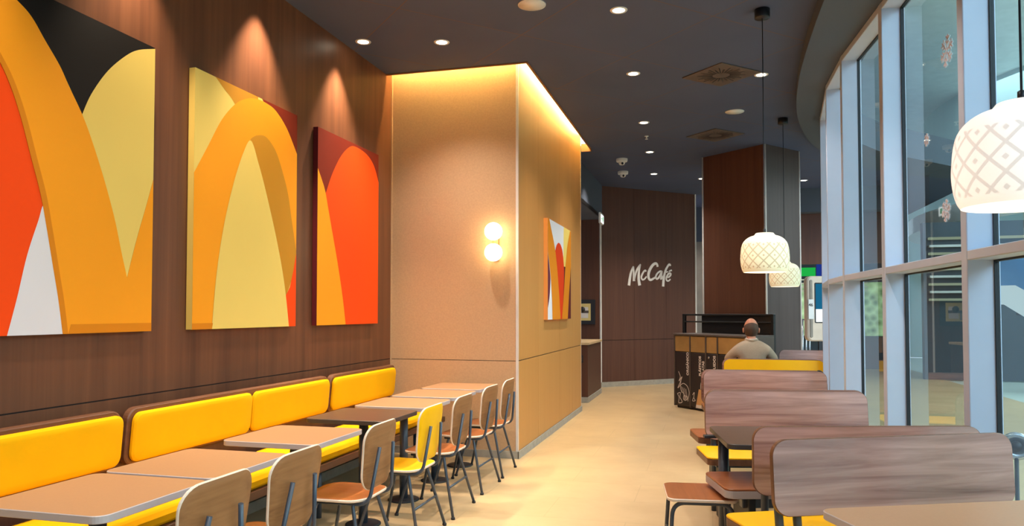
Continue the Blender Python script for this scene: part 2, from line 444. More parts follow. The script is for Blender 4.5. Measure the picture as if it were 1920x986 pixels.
# far walls
A0, A1 = Vector((-2.133, 14.9)), Vector((-.316, 16.546)); dv = (A1 - A0).normalized(); nv = Vector((dv.y, -dv.x))  # nv faces the room
FT = frame((A0.x, A0.y, 0), (dv.x, dv.y, 0), (0, 0, 1), (nv.x, nv.y, 0))      # local x along, y up, z out of wall
fw = MB()
L = (A1 - A0).length
for a, b in ((0, .83), (.83, 1.66), (1.66, L)):
    fw.box(a + .002, b - .002, .94, ZC + .05, -.2, 0, 'far_wood', FT).box(a + .002, b - .002, 0, .93, -.2, 0, 'far_wood', FT)
fw.box(0, L, 0, ZC, -.19, -.008, 'gap', FT)
struct(fw.build('wall_far'))
struct(MB().box(0, L, 0, .1, 0, .015, 'skirt', FT).build('baseboard_far'))
struct(MB().box(-.02, .012, .1, 3.36, -.01, .02, 'white_trim', FT).box(L - .02, L + .01, 0, ZC, -.01, .02, 'white_trim', FT).build('trim_5'))
# recess behind the counter
struct(MB().box(-4.6, -2.14, 14.9, 15.02, 0, 3.36, 'far_wood').build('wall_recess'))
struct(MB().box(-4.6, -2.10, 11.46, 14.9, 3.36, ZC, 'bulkhead').box(-2.105, -2.09, 11.46, 14.9, 3.36, 3.42, 'blackmetal').build('trim_6'))
struct(MB().box(-4.7, -4.6, 11.0, 15.0, 0, ZC, 'bulkhead').build('wall_side'))
# passage wall right of the lettered wall
struct(MB().box(-1.2, .9, 18.6, 18.7, 0, 3.2, 'grey_conc').box(-1.2, .9, 18.58, 18.7, 3.2, ZC, 'bulkhead').build('wall_passage'))
# timber clad pillar
c0, cL, cR = Vector((.806, 11.815)), Vector((-.116, 12.606)), Vector((1.363, 12.5))
cB = cL + cR - c0
pil = MB()
def wallface(b, p, q, z0, z1, m, th=.03):
    d = (q - p).normalized(); n = Vector((d.y, -d.x))
    T = frame((p.x, p.y, 0), (d.x, d.y, 0), (0, 0, 1), (n.x, n.y, 0)); b.box(0, (q-p).length, z0, z1, -th, 0, m, T); return T
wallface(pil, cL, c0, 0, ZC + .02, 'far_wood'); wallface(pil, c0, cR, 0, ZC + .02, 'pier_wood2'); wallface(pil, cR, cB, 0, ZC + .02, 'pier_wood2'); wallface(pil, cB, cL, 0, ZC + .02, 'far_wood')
struct(pil.build('wall_pillar'))
tr = MB()
for p in (cL, c0, cR): tr.lathe([(.0, 0), (.014, 0), (.014, ZC), (0, ZC)], 'white_trim', (p.x, p.y, 0), 8)
struct(tr.build('trim_7'))
# far right: lowered brown front, lit signs and greenery beyond it
struct(MB().box(1.0, 3.6, 16.6, 16.75, 2.50, ZC, 'far_wood').box(1.0, 3.6, 16.3, 16.6, 3.55, ZC, 'bulkhead').build('wall_front'))
struct(MB().box(-4.6, 5.0, YF, YF + .1, 0, ZC, 'bulkhead').build('wall_end'))

# ------------------------------------------------------------------ curved glazing
for i in range(len(WM) - 1):
    p, q = Vector(WM[i]), Vector(WM[i+1]); d = (q - p).normalized(); n = Vector((d.y, -d.x)); Ln = (q - p).length
    T = frame((p.x, p.y, 0), (d.x, d.y, 0), (n.x, n.y, 0), (0, 0, 1))   # local x along, y outward
    b = MB()
    b.bbox(0, .085, 0, .17, 0, 3.9, 'frame', T)                         # mullion
    b.bbox(.0, Ln + .01, .003, .165, 1.79, 1.845, 'frame', T)           # transom
    b.bbox(.0, Ln + .01, .003, .165, 3.845, 3.9, 'frame', T)            # head
    b.bbox(.0, Ln + .01, .003, .165, 0, .07, 'frame', T)                # sill
    if i == len(WM) - 2: b.bbox(Ln, Ln + .085, 0, .17, 0, 3.9, 'frame', T)
    w = b.build('window_%d' % (i + 1)); struct(w)
    for nm, z0, z1 in (('upper_pane', 1.845, 3.845), ('lower_pane', .07, 1.79)):
        g = MB().box(.085, Ln, .146, .150, z0, z1, 'glass', T).build(nm, w)
        k = MB()
        for a in ((.085, .099, z0, z1), (Ln - .012, Ln, z0, z1), (.099, Ln - .012, z0, z0 + .01), (.099, Ln - .012, z1 - .01, z1)):
            k.box(a[0], a[1], .135, .160, a[2], a[3], 'gasket', T)
        k.build('gasket', w)

# snowflake stickers on the glass
def snowflake(bay, along, z, r, label):
    p, q = Vector(WM[bay]), Vector(WM[bay+1]); d = (q - p).normalized(); n = Vector((d.y, -d.x)); c = p + d * along + n * .143
    T = frame((c.x, c.y, z), (d.x, d.y, 0), (0, 0, 1), (-n.x, -n.y, 0)); b = MB()
    for k in range(6):
        a = k * PI / 3 + .26; Rm = T @ Matrix.Rotation(a, 4, 'Z')
        b.box(-.007, .007, .01, r, 0, .0012, 'sticker', Rm)
        for s in (-1, 1):
            for y in (.42, .7):
                b.box(-.006, .006, 0, r*.34, 0, .0012, 'sticker', Rm @ Matrix.Translation((0, r*y, 0)) @ Matrix.Rotation(s * .95, 4, 'Z'))
    o = b.build('snowflake_sticker'); tag(o, label, 'sticker')
M['sticker'] = plain('frosted sticker', '#c9bcc0', .7)
snowflake(5, .66, 3.19, .105, 'largest pale snowflake sticker, high on the window pane left of the nearest pendant lamp')
snowflake(5, 1.06, 2.70, .045, 'small pale snowflake sticker halfway down the upper window pane')
snowflake(5, .72, 2.16, .075, 'pale snowflake sticker just above the window transom')

# ------------------------------------------------------------------ concourse outside the glass
def tg(b, name, label, cat, group=None): return tag(b.build(name), label, cat, group)
struct(MB().box(1.4, 16, -8, YF + 6, -.12, -.02, 'mall_floor').build('floor_outside'))
struct(MB().box(15, 15.2, -8, YF + 6, 0, 7, 'mall_wall').box(1.5, 15, YF + 5.9, YF + 6, 0, 7, 'mall_wall').build('wall_outside'))
struct(MB().box(2.6, 15, -8, YF + 6, 6.6, 6.8, 'mall_ceiling').build('ceiling_outside'))
b = MB()
ang = [R(a) for a in range(150, 271, 5)]
def arc(cx, cy, r): return [(cx + r * math.cos(a), cy + r * math.sin(a)) for a in ang]
a1, a0 = arc(13.5, 21, 8.4), arc(13.5, 21, 8.0)
b.prism(a1 + a0[::-1], 3.55, 3.95, 'mall_white')
tg(b, 'curved_fascia', 'white curved balcony band seen outside through the glass', 'balcony')
b = MB(); a1, a0 = arc(13.5, 21, 8.0), arc(13.5, 21, 7.85)
b.prism(a1 + a0[::-1], 3.95, 6.6, 'mall_wall'); struct(b.build('wall_balcony'))
b = MB(); b.box(4.6, 9.5, 18.5, 18.7, 0, 3.5, 'mall_dark')
for k in range(9): b.box(4.7, 9.4, 18.38, 18.5, 1.75 + k*.17, 1.80 + k*.17, 'mall_stripe' if k % 2 == 0 else 'mall_white')
tg(b, 'shop_front', 'dark shop front outside with rows of lit pale shelves', 'shop')
b = MB()
for k in range(9): b.box(14.8, 15.0, 2 + k*1.4, 2.9 + k*1.4, 2.6, 2.66, 'mall_stripe')
b.box(14.85, 15.0, -4, 16, 0, 2.4, 'mall_dark')
tg(b, 'shop_wall', 'dark shop wall across the concourse outside', 'shop')
root = thing('escalator', 'escalator with blue glass sides outside the windows', 'escalator', (7.4, 15.0, -1.75), R(155))
b = MB()
for y in (0, 1.0):
    b.prism([(-2.6, .1), (-2.2, .1), (2.3, 3.4), (2.9, 3.4), (2.9, 3.75), (2.1, 3.75), (-2.6, .5)], y, y + .05, 'esc_white', frame((0, 0, 0), (1, 0, 0), (0, 0, 1), (0, -1, 0)))
b.build('stringer', root)
b = MB()
for y in (0, 1.0):
    b.prism([(-2.6, .5), (2.1, 3.75), (2.9, 3.75), (2.9, 4.4), (2.0, 4.4), (-2.6, 1.2)], y + .01, y + .035, 'esc_glass', frame((0, 0, 0), (1, 0, 0), (0, 0, 1), (0, -1, 0)))
b.build('balustrade', root)
b = MB()
for k in range(20):
    b.box(-2.3 + k*.22, -2.08 + k*.22, -.98, -.02, .15 + k*.16, .31 + k*.16, 'metal_dk')
b.build('steps', root)
tg(MB().lathe([(0, 0), (.2, 0), (.2, 6.6), (0, 6.6)], 'mall_brown', (4.6, 10.9, 0), 20), 'concourse_column', 'round brown column standing outside the windows', 'column')
root = thing('floor_lamp', 'round chrome lamp near the floor outside the rightmost window', 'lamp', (1.0, 0, 0))
root.location = (1.80, 5.24, 0)
# stand and round reflector facing the glass
f = Vector((-.35, -.94, 0)).normalized(); s_ = Vector((f.y, -f.x, 0)); TT = frame((0, 0, .68), (s_.x, s_.y, 0), (0, 0, 1), (f.x, f.y, 0))
MB().lathe([(0, -.03), (.075, -.02), (.085, 0), (.07, .012), (.05, .0), (.03, -.008), (0, -.01)], 'steel', T=TT).build('reflector', root)
MB().lathe([(0, 0), (.03, 0), (.03, .03), (0, .03)], 'black', T=TT).build('lens', root)
MB().lathe([(0, 0), (.09, 0), (.09, .015), (.012, .02), (.012, .61), (0, .61)], 'metal_dk').build('stand', root)

# ------------------------------------------------------------------ wall paintings
def canvas(name, label, T, w, h, th, layers, side, corner=True):
    """T: local x along, y up, z out of the wall"""
    b = MB(); b.box(0, w, 0, h, -th, 0, side, T)
    for k, (m, pts) in enumerate(layers):
        z = .0004 * (k + 1); b.add([(x, y, z) for x, y in pts], [tuple(range(len(pts)))], m, T)
    o = b.build(name); tag(o, label, 'painting'); return o
def cm(pts, k=6):   # smooth a polyline
    return smooth_curve(pts, k)
GP = 'large arch paintings on the wood wall'
y0 = 2.54; z0 = 1.385
S = lambda pts, yo=y0, zo=z0: [(y - yo, z - zo) for y, z in pts]
# local x must run along +Y on a wall facing +X : x=(0,1,0), y=(0,0,1), z=(1,0,0)
def TW(yo, zo=z0, X=-3.286): return frame((X, yo, zo), (0, 1, 0), (0, 0, 1), (1, 0, 0))
h = 1.735
arch_o = cm([(2.54, 3.12), (2.72, 3.10), (2.88, 3.03), (2.96, 2.98), (3.04, 2.89), (3.13, 2.79), (3.19, 2.70), (3.28, 2.57), (3.35, 2.44), (3.44, 2.24), (3.52, 2.03), (3.57, 1.86), (3.62, 1.70)])
vv = cm([(3.62, 1.70), (3.69, 1.93), (3.76, 2.13), (3.82, 2.31)])
arch_i = cm([(2.54, 2.88), (2.70, 2.80), (2.79, 2.70), (2.85, 2.60), (2.91, 2.46), (2.97, 2.28), (3.03, 2.10), (3.07, 1.93), (3.12, 1.70), (3.15, 1.56), (3.18, 1.385)])
p1 = canvas('arch_painting', 'largest painting, thick orange arch with black corner and white wedge, nearest on the wood wall', TW(2.54), 1.28, h, .046, [
    ('art_black', S([(2.54, z0), (3.82, z0), (3.82, z0+h), (2.54, z0+h)])),
    ('art_red', S(arch_i + [(2.54, z0)])),
    ('art_pale', S(cm([(3.28, 2.57), (3.34, 2.70), (3.45, 2.86), (3.58, 2.99), (3.68, 3.06), (3.82, 3.115)]) + vv[::-1] + arch_o[::-1][:-1][:40])),
    ('art_white', S(cm([(2.86, z0), (2.91, 1.57), (2.96, 1.78), (3.02, 1.96), (3.05, 2.04), (3.08, 1.89), (3.13, 1.68), (3.18, z0)]))),
    ('art_orange', S(arch_o + vv[1:] + [(3.82, z0)] + arch_i[::-1])),
    ('art_deep', S([(x + .0, y) for x, y in arch_i] + [(x + .035, y + .0) for x, y in arch_i[::-1]])),
    ('art_deep', S([(3.215, z0), (3.82, z0), (3.82, z0 + .05), (3.23, z0 + .05)])),
], 'art_black')
p1['group'] = GP
out2 = cm([(4.19, 2.42), (4.33, 2.63), (4.47, 2.84), (4.62, 2.99), (4.75, 3.065), (4.88, 3.10), (5.03, 3.10), (5.15, 3.07), (5.30, 2.97), (5.45, 2.80)])
in2 = cm([(4.80, 2.76), (4.82, 2.79), (4.90, 2.83), (5.01, 2.84), (5.14, 2.76), (5.24, 2.61), (5.32, 2.45), (5.38, 2.24), (5.45, 2.0)])
leaf2 = cm([(4.39, z0), (4.43, 1.74), (4.50, 2.08), (4.60, 2.39), (4.71, 2.64), (4.81, 2.77), (4.91, 2.62), (5.02, 2.40), (5.17, 2.05), (5.28, 1.72), (5.35, z0)])
S2 = lambda p: S(p, 4.19)
p2 = canvas('arch_painting', 'middle painting of a full orange arch around a pale yellow leaf on the wood wall', TW(4.19), 1.26, h, .046, [
    ('art_pale', S2([(4.19, z0), (5.45, z0), (5.45, z0+h), (4.19, z0+h)])),
    ('art_gold', S2(cm([(4.40, 3.12), (4.50, 3.06), (4.58, 3.02), (4.66, 2.95)]) + [(4.9, 3.0), (4.9, 3.12)])),
    ('art_maroon', S2([(4.95, 3.12), (5.45, 3.12), (5.45, 2.7), (5.2, 2.9)])),
    ('art_orange', S2(out2 + [(5.45, 2.0)] + in2[::-1][1:] + leaf2[:30][::-1][:0] + cm([(4.80, 2.76), (4.71, 2.64), (4.60, 2.39), (4.50, 2.08), (4.43, 1.74), (4.39, z0)]) + [(4.19, z0)])),
    ('art_gold', S2(in2 + [(5.45, 1.8), (5.41, 1.8), (5.30, 1.62)] + [(5.28, 1.72), (5.17, 2.05), (5.02, 2.40), (4.91, 2.62)])),
    ('art_red', S2([(5.45, 1.98), (5.41, 1.84), (5.36, 1.70), (5.29, 1.62), (5.28, z0), (5.45, z0)])),
    ('art_pale', S2(leaf2)),
    ('art_deep', S2([(4.19, z0), (4.19, z0+.04), (4.40, z0+.04), (4.39, z0)])),
], 'art_pale')
p2['group'] = GP
S3 = lambda p: S(p, 5.79)
red3 = cm([(5.93, 2.55), (6.05, 2.75), (6.21, 2.94), (6.38, 3.06), (6.52, 3.085), (6.74, 3.06), (6.90, 2.98), (7.01, 2.83)])
p3 = canvas('arch_painting', 'farthest of the wood wall paintings, orange-red arch beside a curved orange stripe, maroon corner', TW(5.79), 1.22, h - .01, .046, [
    ('art_maroon', S3([(5.79, z0), (7.01, z0), (7.01, z0+h-.01), (5.79, z0+h-.01)])),
    ('art_orange', S3([(5.79, z0)] + cm([(5.79, 2.75), (5.86, 2.66), (5.93, 2.55), (6.02, 2.31), (6.16, 1.94), (6.26, 1.63), (6.32, z0)]))),
    ('art_red', S3(red3 + [(7.01, z0)] + cm([(6.32, z0), (6.26, 1.63), (6.16, 1.94), (6.02, 2.31), (5.93, 2.55)]))),
], 'art_wine')
p3['group'] = GP
S4 = lambda p: S(p, 8.66, 1.41)
p4 = canvas('striped_painting', 'painting of crossing orange stripes and red leaf on the aisle side of the tan pier', TW(8.66, 1.41, -1.868), 1.50, 1.21, .05, [
    ('art_white', S4([(8.66, 1.41), (10.16, 1.41), (10.16, 2.62), (8.66, 2.62)])),
    ('art_pale', S4([(9.66, 2.62), (10.16, 2.62), (10.16, 2.2), (9.72, 1.9), (9.62, 2.2)])),
    ('art_wine', S4([(9.45, 2.1), (9.80, 2.1), (10.16, 2.3), (10.16, 1.41), (9.3, 1.41)])),
    ('art_plum', S4(cm([(8.66, 2.20), (8.76, 2.02), (8.80, 1.90), (8.76, 1.70), (8.66, 1.55)]))),
    ('art_red2', S4(cm([(9.05, 2.20), (9.15, 2.32), (9.30, 2.38), (9.45, 2.36), (9.57, 2.28), (9.66, 2.08), (9.64, 1.78), (9.53, 1.41)]) + [(9.4, 1.41), (9.2, 1.9)])),
    ('art_deep', S4([(8.66, 2.62), (8.74, 2.62)] + cm([(8.82, 2.54), (9.04, 2.33), (9.18, 2.12), (9.32, 1.77), (9.43, 1.41)]) + cm([(8.92, 1.41), (8.89, 1.67), (8.81, 1.95), (8.66, 2.22)]))),
    ('art_deep', S4([(10.10, 2.62), (10.16, 2.60), (10.16, 2.15), (10.02, 1.75), (9.92, 1.41), (9.52, 1.41), (9.66, 1.78), (9.76, 2.11), (9.90, 2.38)])),
], 'art_peach')

# ------------------------------------------------------------------ wall lettering, strokes with varying width
def stroke(b, pts, wd, T, m, th=.012, k=7):
    P = smooth_curve(pts, k) if len(pts) > 2 else [tuple(Vector(pts[0]).lerp(Vector(pts[1]), i/8)) for i in range(9)]
    n = len(P); wl = [wd[0] + (wd[1]-wd[0])*min(1, 2*i/(n-1)) if i <= (n-1)/2 else wd[1] + (wd[2]-wd[1])*(2*i/(n-1)-1) for i in range(n)]
    Lf, Rt = [], []
    for i, p in enumerate(P):
        d = (Vector(P[min(i+1, n-1)]) - Vector(P[max(i-1, 0)])).normalized(); q = Vector((-d.y, d.x)) * wl[i] / 2
        Lf.append(tuple(Vector(p) + q)); Rt.append(tuple(Vector(p) - q))
    vs = [(x, y, 0) for x, y in Lf + Rt] + [(x, y, th) for x, y in Lf + Rt]; N2 = 2*n; fs = []
    for i in range(n-1):
        fs += [(N2+i, N2+i+1, N2+n+i+1, N2+n+i), (i, i+1, N2+i+1, N2+i), (n+i+1, n+i, N2+n+i, N2+n+i+1)]
    fs += [(0, n, N2+n, N2), (n-1, N2+n-1, N2+2*n-1, 2*n-1)]
    b.add(vs, fs, m, T)
def lp(x, y):  # crop pixels of the lettering -> wall local
    return (.443 + x / 1690 * 1.657, 2.665 - y / 986 * .775)
Q = lambda *p: [lp(*a) for a in p]
b = MB(); u = .001
stroke(b, Q((250, 790), (275, 600), (310, 430), (370, 290)), (.062, .052, .03), FT, 'sign_white')
stroke(b, Q((365, 290), (372, 450), (380, 675)), (.03, .042, .06), FT, 'sign_white')
stroke(b, Q((385, 660), (430, 450), (490, 320), (555, 230)), (.03, .045, .03), FT, 'sign_white')
stroke(b, Q((548, 230), (510, 400), (500, 600), (525, 785)), (.03, .055, .07), FT, 'sign_white')
stroke(b, Q((690, 420), (680, 385), (640, 410), (590, 500), (570, 580), (605, 632), (660, 605), (705, 545)), (.028, .042, .025), FT, 'sign_white')
stroke(b, Q((1000, 280), (985, 215), (940, 192), (870, 240), (790, 370), (755, 500), (770, 600), (815, 632), (880, 600), (940, 560)), (.045, .065, .035), FT, 'sign_white')
stroke(b, Q((1110, 395), (1060, 400), (990, 460), (950, 545), (975, 600), (1020, 575), (1075, 480), (1110, 395), (1098, 520), (1085, 600), (1130, 560), (1160, 510)), (.035, .04, .03), FT, 'sign_white', k=9)
stroke(b, Q((1345, 245), (1335, 210), (1300, 215), (1230, 330), (1190, 450), (1160, 600), (1145, 800)), (.035, .045, .06), FT, 'sign_white')
stroke(b, Q((1180, 440), (1225, 415), (1280, 400)), (.022, .03, .02), FT, 'sign_white')
stroke(b, Q((1240, 545), (1300, 545), (1350, 490), (1345, 445), (1290, 460), (1235, 560), (1240, 630), (1290, 648), (1345, 600)), (.028, .042, .025), FT, 'sign_white', k=9)
stroke(b, Q((1310, 400), (1345, 370), (1385, 360)), (.022, .034, .03), FT, 'sign_white')
tg(b, 'wall_sign', 'white handwritten style McCafé lettering on the dark wood far wall', 'sign')

# ------------------------------------------------------------------ text helper
def text_mesh(body, size, T, mat, name, parent, extr=.001, bold=.0, sx=1.0):
    cu = bpy.data.curves.new('t', 'FONT'); cu.body = body; cu.size = size; cu.extrude = extr; cu.offset = bold; cu.resolution_u = 3
    cu.space_line = 1.12
    o = bpy.data.objects.new('t', cu); COL.objects.link(o)
    dg = bpy.context.evaluated_depsgraph_get(); me = bpy.data.meshes.new_from_object(o.evaluated_get(dg))
    bpy.data.objects.remove(o); bpy.data.curves.remove(cu)
    me.transform(T @ Matrix.Diagonal((sx, 1, 1, 1))); me.name = name; me.materials.clear(); me.materials.append(M[mat])
    r = bpy.data.objects.new(name, me); COL.objects.link(r); r.parent = parent; return r

# ------------------------------------------------------------------ chairs
def make_chair(label, seat_m, back_m, group):
    t = thing('dining_chair', label, 'chair', (0, 0, 0), 0, group)
    # seat: wide at the front, rounder at the back, slightly dished
    out = [(x * (1 + .10 * y), y) for x, y in rrect(0, 0, .41, .40, .10, 7)]
    MB().slab(out, .452, .468, seat_m, edge='ply', e=.004, rings=4, bottom='ply',
              f=lambda x, y: -.014 * math.exp(-((x/.15)**2 + ((y+.03)/.14)**2)) - .06 * max(0, y - .12) ** 1.4 * 2 + .05 * max(0, -y - .13)).build('seat', t)
    # backrest, curved round the sitter, leaning back
    T = Matrix.Translation((0, -.205, .505)) @ Matrix.Rotation(R(90 + 7), 4, 'X')
    ob = [(x * (.90 + .16 * y / .37), y) for x, y in rrect(0, .185, .43, .37, .10, 7)]
    MB().slab(ob, -.012, .001, back_m, T=T, edge='ply', e=.003, rings=4, bottom=back_m, f=lambda x, y: -.5 * x * x).build('backrest', t)
    for s in (-1, 1):
        MB().tube(fillet([(s*.15, .14, .436), (s*.155, -.215, .436), (s*.095, -.252, .745)], .07, 8), .0105, 'metal').build('upright', t)
    for y in (-.10, .10): MB().tube([(-.15, y, .436), (.15, y, .436)], .010, 'metal').build('seat_rail', t)
    for s in (-1, 1):
        for fy, yt in ((.215, .10), (-.225, -.12)):
            foot = (s*.245, fy, .012); top = (s*.165, yt + .02 * (1 if fy > 0 else -1), .405)
            lg = MB().tube(fillet([(s*.12, yt, .432), (s*.158, yt, .432), foot], .03, 5), .0105, 'metal').build('leg', t)
            MB().lathe([(0, 0), (.015, 0), (.015, .014), (.011, .018), (0, .018)], 'black', (foot[0], foot[1], 0), 12).build('foot_cap', lg)
    lerp = lambda a, b, k: a + (b - a) * k
    for fy, yt in ((-.225, -.12),):
        k = .52; x = lerp(.158, .245, k); y = lerp(yt, fy, k); z = lerp(.432, .012, k)
        MB().tube([(-x, y, z), (x, y, z)], .0085, 'metal').build('stretcher', t)
    return t
CG = 'wooden chairs along the aisle'
cx = -2.05
chairs = [(2.50, 'brown wooden chair nearest the viewer, cut by the bottom edge of the photo'),
          (3.07, 'brown wooden chair second from the viewer in the aisle row'),
          (3.96, 'brown wooden chair next in front of the yellow chair, whole seat in view'),
          (5.40, 'brown wooden chair just behind the yellow chair'),
          (6.16, 'brown wooden chair second from the end of the aisle row'),
          (6.78, 'brown wooden chair farthest down the row, beside the tan pier corner')]
c0_ = make_chair(chairs[0][1], 'seat_wood', 'back_wood', CG); c0_.location = (cx, chairs[0][0], 0); c0_.rotation_euler = (0, 0, PI/2)
jit = [0, .0, .01, .0, -.01, .01, 0]
for k, (y, lb) in enumerate(chairs[1:]): dup(c0_, (cx + jit[k], y, 0), PI/2 + jit[k+1]*2, lb)
yc = make_chair('yellow chair at the dark brown table, only yellow chair in the aisle row', 'yellow_lam', 'yellow_lam', None)
yc.location = (cx, 4.76, 0); yc.rotation_euler = (0, 0, PI/2)

# stool
st = thing('stool', 'low backless wooden stool with dark tube legs at the aisle end of the right benches', 'stool', (*W(1.10, 4.42), 0), R(7))
MB().slab(rrect(0, 0, .395, .42, .05, 6), .432, .45, 'seat_wood', edge='ply', e=.004, bottom='ply').build('seat', st)
for s in (-1, 1):
    lg = MB().tube(fillet([(-.19, s*.185, .012), (-.165, s*.16, .418), (.165, s*.16, .418), (.19, s*.185, .012)], .075, 8), .012, 'metal').build('leg_hoop', st)
    for q in (-1, 1): MB().lathe([(0, 0), (.016, 0), (.016, .014), (0, .018)], 'black', (q*.19, s*.185, 0), 12).build('foot_cap', lg)
for q in (-1, 1): MB().tube([(q*.178, -.172, .20), (q*.178, .172, .20)], .009, 'metal').build('stretcher', st)

# ------------------------------------------------------------------ tables
def make_table(label, w, d, H, top_m, edge_m, poles, group=None, th=.030, br=.125):
    t = thing('cafe_table', label, 'table', (0, 0, 0), 0, group)
    MB().slab(rrect(0, 0, w, d, .05, 7), H - th, H, top_m, edge=edge_m, e=.0025, bottom=edge_m).build('tabletop', t)
    for px, py in poles:
        p = MB().lathe([(0, 0), (.033, 0), (.033, H - th - .012), (0, H - th - .012)], 'metal', (px, py, 0), 24).build('pole', t)
        MB().lathe([(0, 0), (br, 0), (br, .008), (br - .01, .013), (.04, .016), (0, .016)], 'metal_dk', (px, py, 0), 32).build('base_plate', t)
        MB().box(px - .12, px + .12, py - .03, py + .03, H - th - .014, H - th, 'metal_dk').build('top_plate', t)
    return t
TH = .775
TG = 'beige square tables along the yellow bench'
tabs = [(2.50, 'beige square table nearest the viewer in front of the yellow bench'),
        (3.13, 'beige square table second from the viewer, almost touching the nearest one'),
        (3.98, 'beige square table standing alone just before the dark brown table'),
        (5.60, 'beige square table just behind the dark brown table'),
        (6.30, 'beige square table second from the end of the yellow bench'),
        (6.98, 'beige square table at the far end of the bench by the tan pier')]
t0 = make_table(tabs[0][1], .60, .60, TH, 'greige', 'greige_edge', [(0, 0)], TG); t0.location = (-2.39, tabs[0][0], 0)
for y, lb in tabs[1:]: dup(t0, (-2.39, y, 0), 0, lb)
t4 = make_table('dark brown square table between the beige tables on the bench side', .60, .60, TH, 'brown_top', 'brown_edge', [(0, 0)]); t4.location = (-2.39, 4.88, 0)
tn = make_table('beige table in the near right corner before the wooden bench back', 1.30, .66, TH, 'greige', 'greige_edge', [(-.35, 0), (.35, 0)]); tn.location = (*W(1.82, 2.55), 0); tn.rotation_euler = (0, 0, R(14.9 + 8.5))
td = make_table('dark brown table between the right benches, behind the two nearest bench backs', 1.10, .70, .755, 'brown_top', 'brown_edge', [(-.49, .15), (.38, .15)], br=.10); td.location = (*W(1.80, 4.52), 0); td.rotation_euler = (0, 0, R(9))
tm = make_table('small table in front of the seated man', 1.1, .50, TH, 'greige', 'greige_edge', [(-.3, 0), (.3, 0)]); tm.location = (*W(3.85, 10.12), 0); tm.rotation_euler = (0, 0, R(2))

# ------------------------------------------------------------------ long yellow wall bench
lb = thing('wall_bench', 'long yellow upholstered bench with wooden frame along the left wall', 'bench', (-3.0, 0, 0))
def panelT(y0_, z0_): return frame((-.215, y0_, z0_), (0, 1, 0), (.09, 0, .9959), (.9959, 0, -.09))
seatz = .50
def back_board(ya, yb):
    MB().slab(rrect((yb-ya)/2, .165, yb-ya, .33, .07, 7), -.05, -.005, 'dark_bench_wood', T=panelT(ya, .622), e=.006).build('back_board', lb)
def back_cushion(ya, yb):
    MB().slab(rrect((yb-ya)/2, .145, yb-ya, .285, .055, 7), -.005, .03, 'yellow_fabric', T=panelT(ya, .642), e=.010, rings=3,
              f=lambda x, y: 0).build('back_cushion', lb)
back_board(1.10, 3.50); back_board(3.545, 5.835); back_board(5.875, 7.25)
back_cushion(1.2, 2.30); back_cushion(2.32, 3.49); back_cushion(3.57, 4.70); back_cushion(4.715, 5.82); back_cushion(5.895, 7.21)
MB().bbox(-.32, -.27, 1.1, 7.3, .30, .88, 'far_wood').build('rear_panel', lb)
for a, b_ in ((1.2, 2.3), (2.31, 3.49), (3.53, 4.70), (4.71, 5.83), (5.84, 7.25)):
    MB().slab(rrect(.075, (a+b_)/2, .53, b_-a, .04, 5), seatz - .07, seatz, 'yellow_fabric', e=.02, rings=2).build('seat_cushion', lb)
MB().bbox(-.25, .35, 1.15, 7.28, seatz - .125, seatz - .072, 'dark_bench_wood').build('seat_board', lb)
MB().bbox(-.25, .18, 1.2, 7.2, .30, seatz - .125, 'metal_dk').build('under_beam', lb)
for y in (1.3, 2.2, 3.1, 4.0, 4.95, 5.85, 6.8):
    MB().tube([(.22, y, .0), (.22, y, seatz - .12)], .022, 'metal', n=14).build('leg', lb)

# ------------------------------------------------------------------ right hand benches
def make_bench(label, rz, loc, panel_m, seat_m, w=1.2, z0_=.54, z1_=.905, seatz=.50, sy=(.03, .50), sw=None, sx=0, posts=(-.53, .53), lean=5, seat=True, py=-.045, edge='dark_bench_wood'):
    t = thing('bench', label, 'bench', (*loc, 0), rz)
    T = Matrix.Translation((0, 0, z0_)) @ Matrix.Rotation(R(90 + lean), 4, 'X')   # local z -> -y
    MB().slab(rrect(0, (z1_-z0_)/2, w, z1_-z0_, .075, 8), -.014, .014, panel_m, T=T, e=.003, edge='dark_bench_wood').build('backrest', t)
    ps = []
    for x in posts:
        MB().tube([(x, py, 0), (x, py, seatz), (x, py - .012, z0_ + .02), (x, py - .03, z1_ - .12)], .02, 'metal', n=14).build('post', t)
    sw = sw or w + .16
    if seat:
        MB().slab(rrect(sx, sum(sy)/2, sw, sy[1]-sy[0], .05, 6), seatz - .012, seatz, seat_m, e=.003, bottom=edge).build('seat', t)
        MB().slab(rrect(sx, sum(sy)/2, sw, sy[1]-sy[0], .05, 6), seatz - .055, seatz - .012, edge, e=.003).build('seat_board', t)
        MB().bbox(sx - sw/2 + .12, sx + sw/2 - .12, sy[0] + .10, sy[0] + .16, seatz - .13, seatz - .055, 'metal').build('under_beam', t)
        for s in (-1, 1):
            MB().bbox(sx + s*(sw/2 - .16) - .02, sx + s*(sw/2 - .16) + .02, sy[0] + .05, sy[1] - .12, 0, seatz - .055, 'metal_dk').build('leg', t)
    return t
pos = lambda l, d: W(l, d)
make_bench('bench with the largest walnut back in the near right corner, yellow seat under it', PI + R(14.9 + 9.7), pos(1.80, 3.515), 'bench_wood', 'yellow_lam', w=1.25, z0_=.572, z1_=.918, sy=(-.36, .40), sw=1.40, posts=(-.57, -.48, .57, .48), lean=4)
make_bench('bench with walnut back and orange-brown wooden seat, close behind the nearest bench back', R(15.5), pos(1.885, 3.99), 'bench_wood', 'bench_seat_wood', w=1.22, z0_=.53, z1_=.895, seatz=.53, sy=(.14, .60), sw=1.38, sx=-.02, lean=0, py=.05, edge='greige_edge')
make_bench('bench with walnut back and yellow seat behind the dark brown table', PI + R(11.5), pos(2.055, 5.62), 'bench_wood', 'yellow_lam', sx=0)
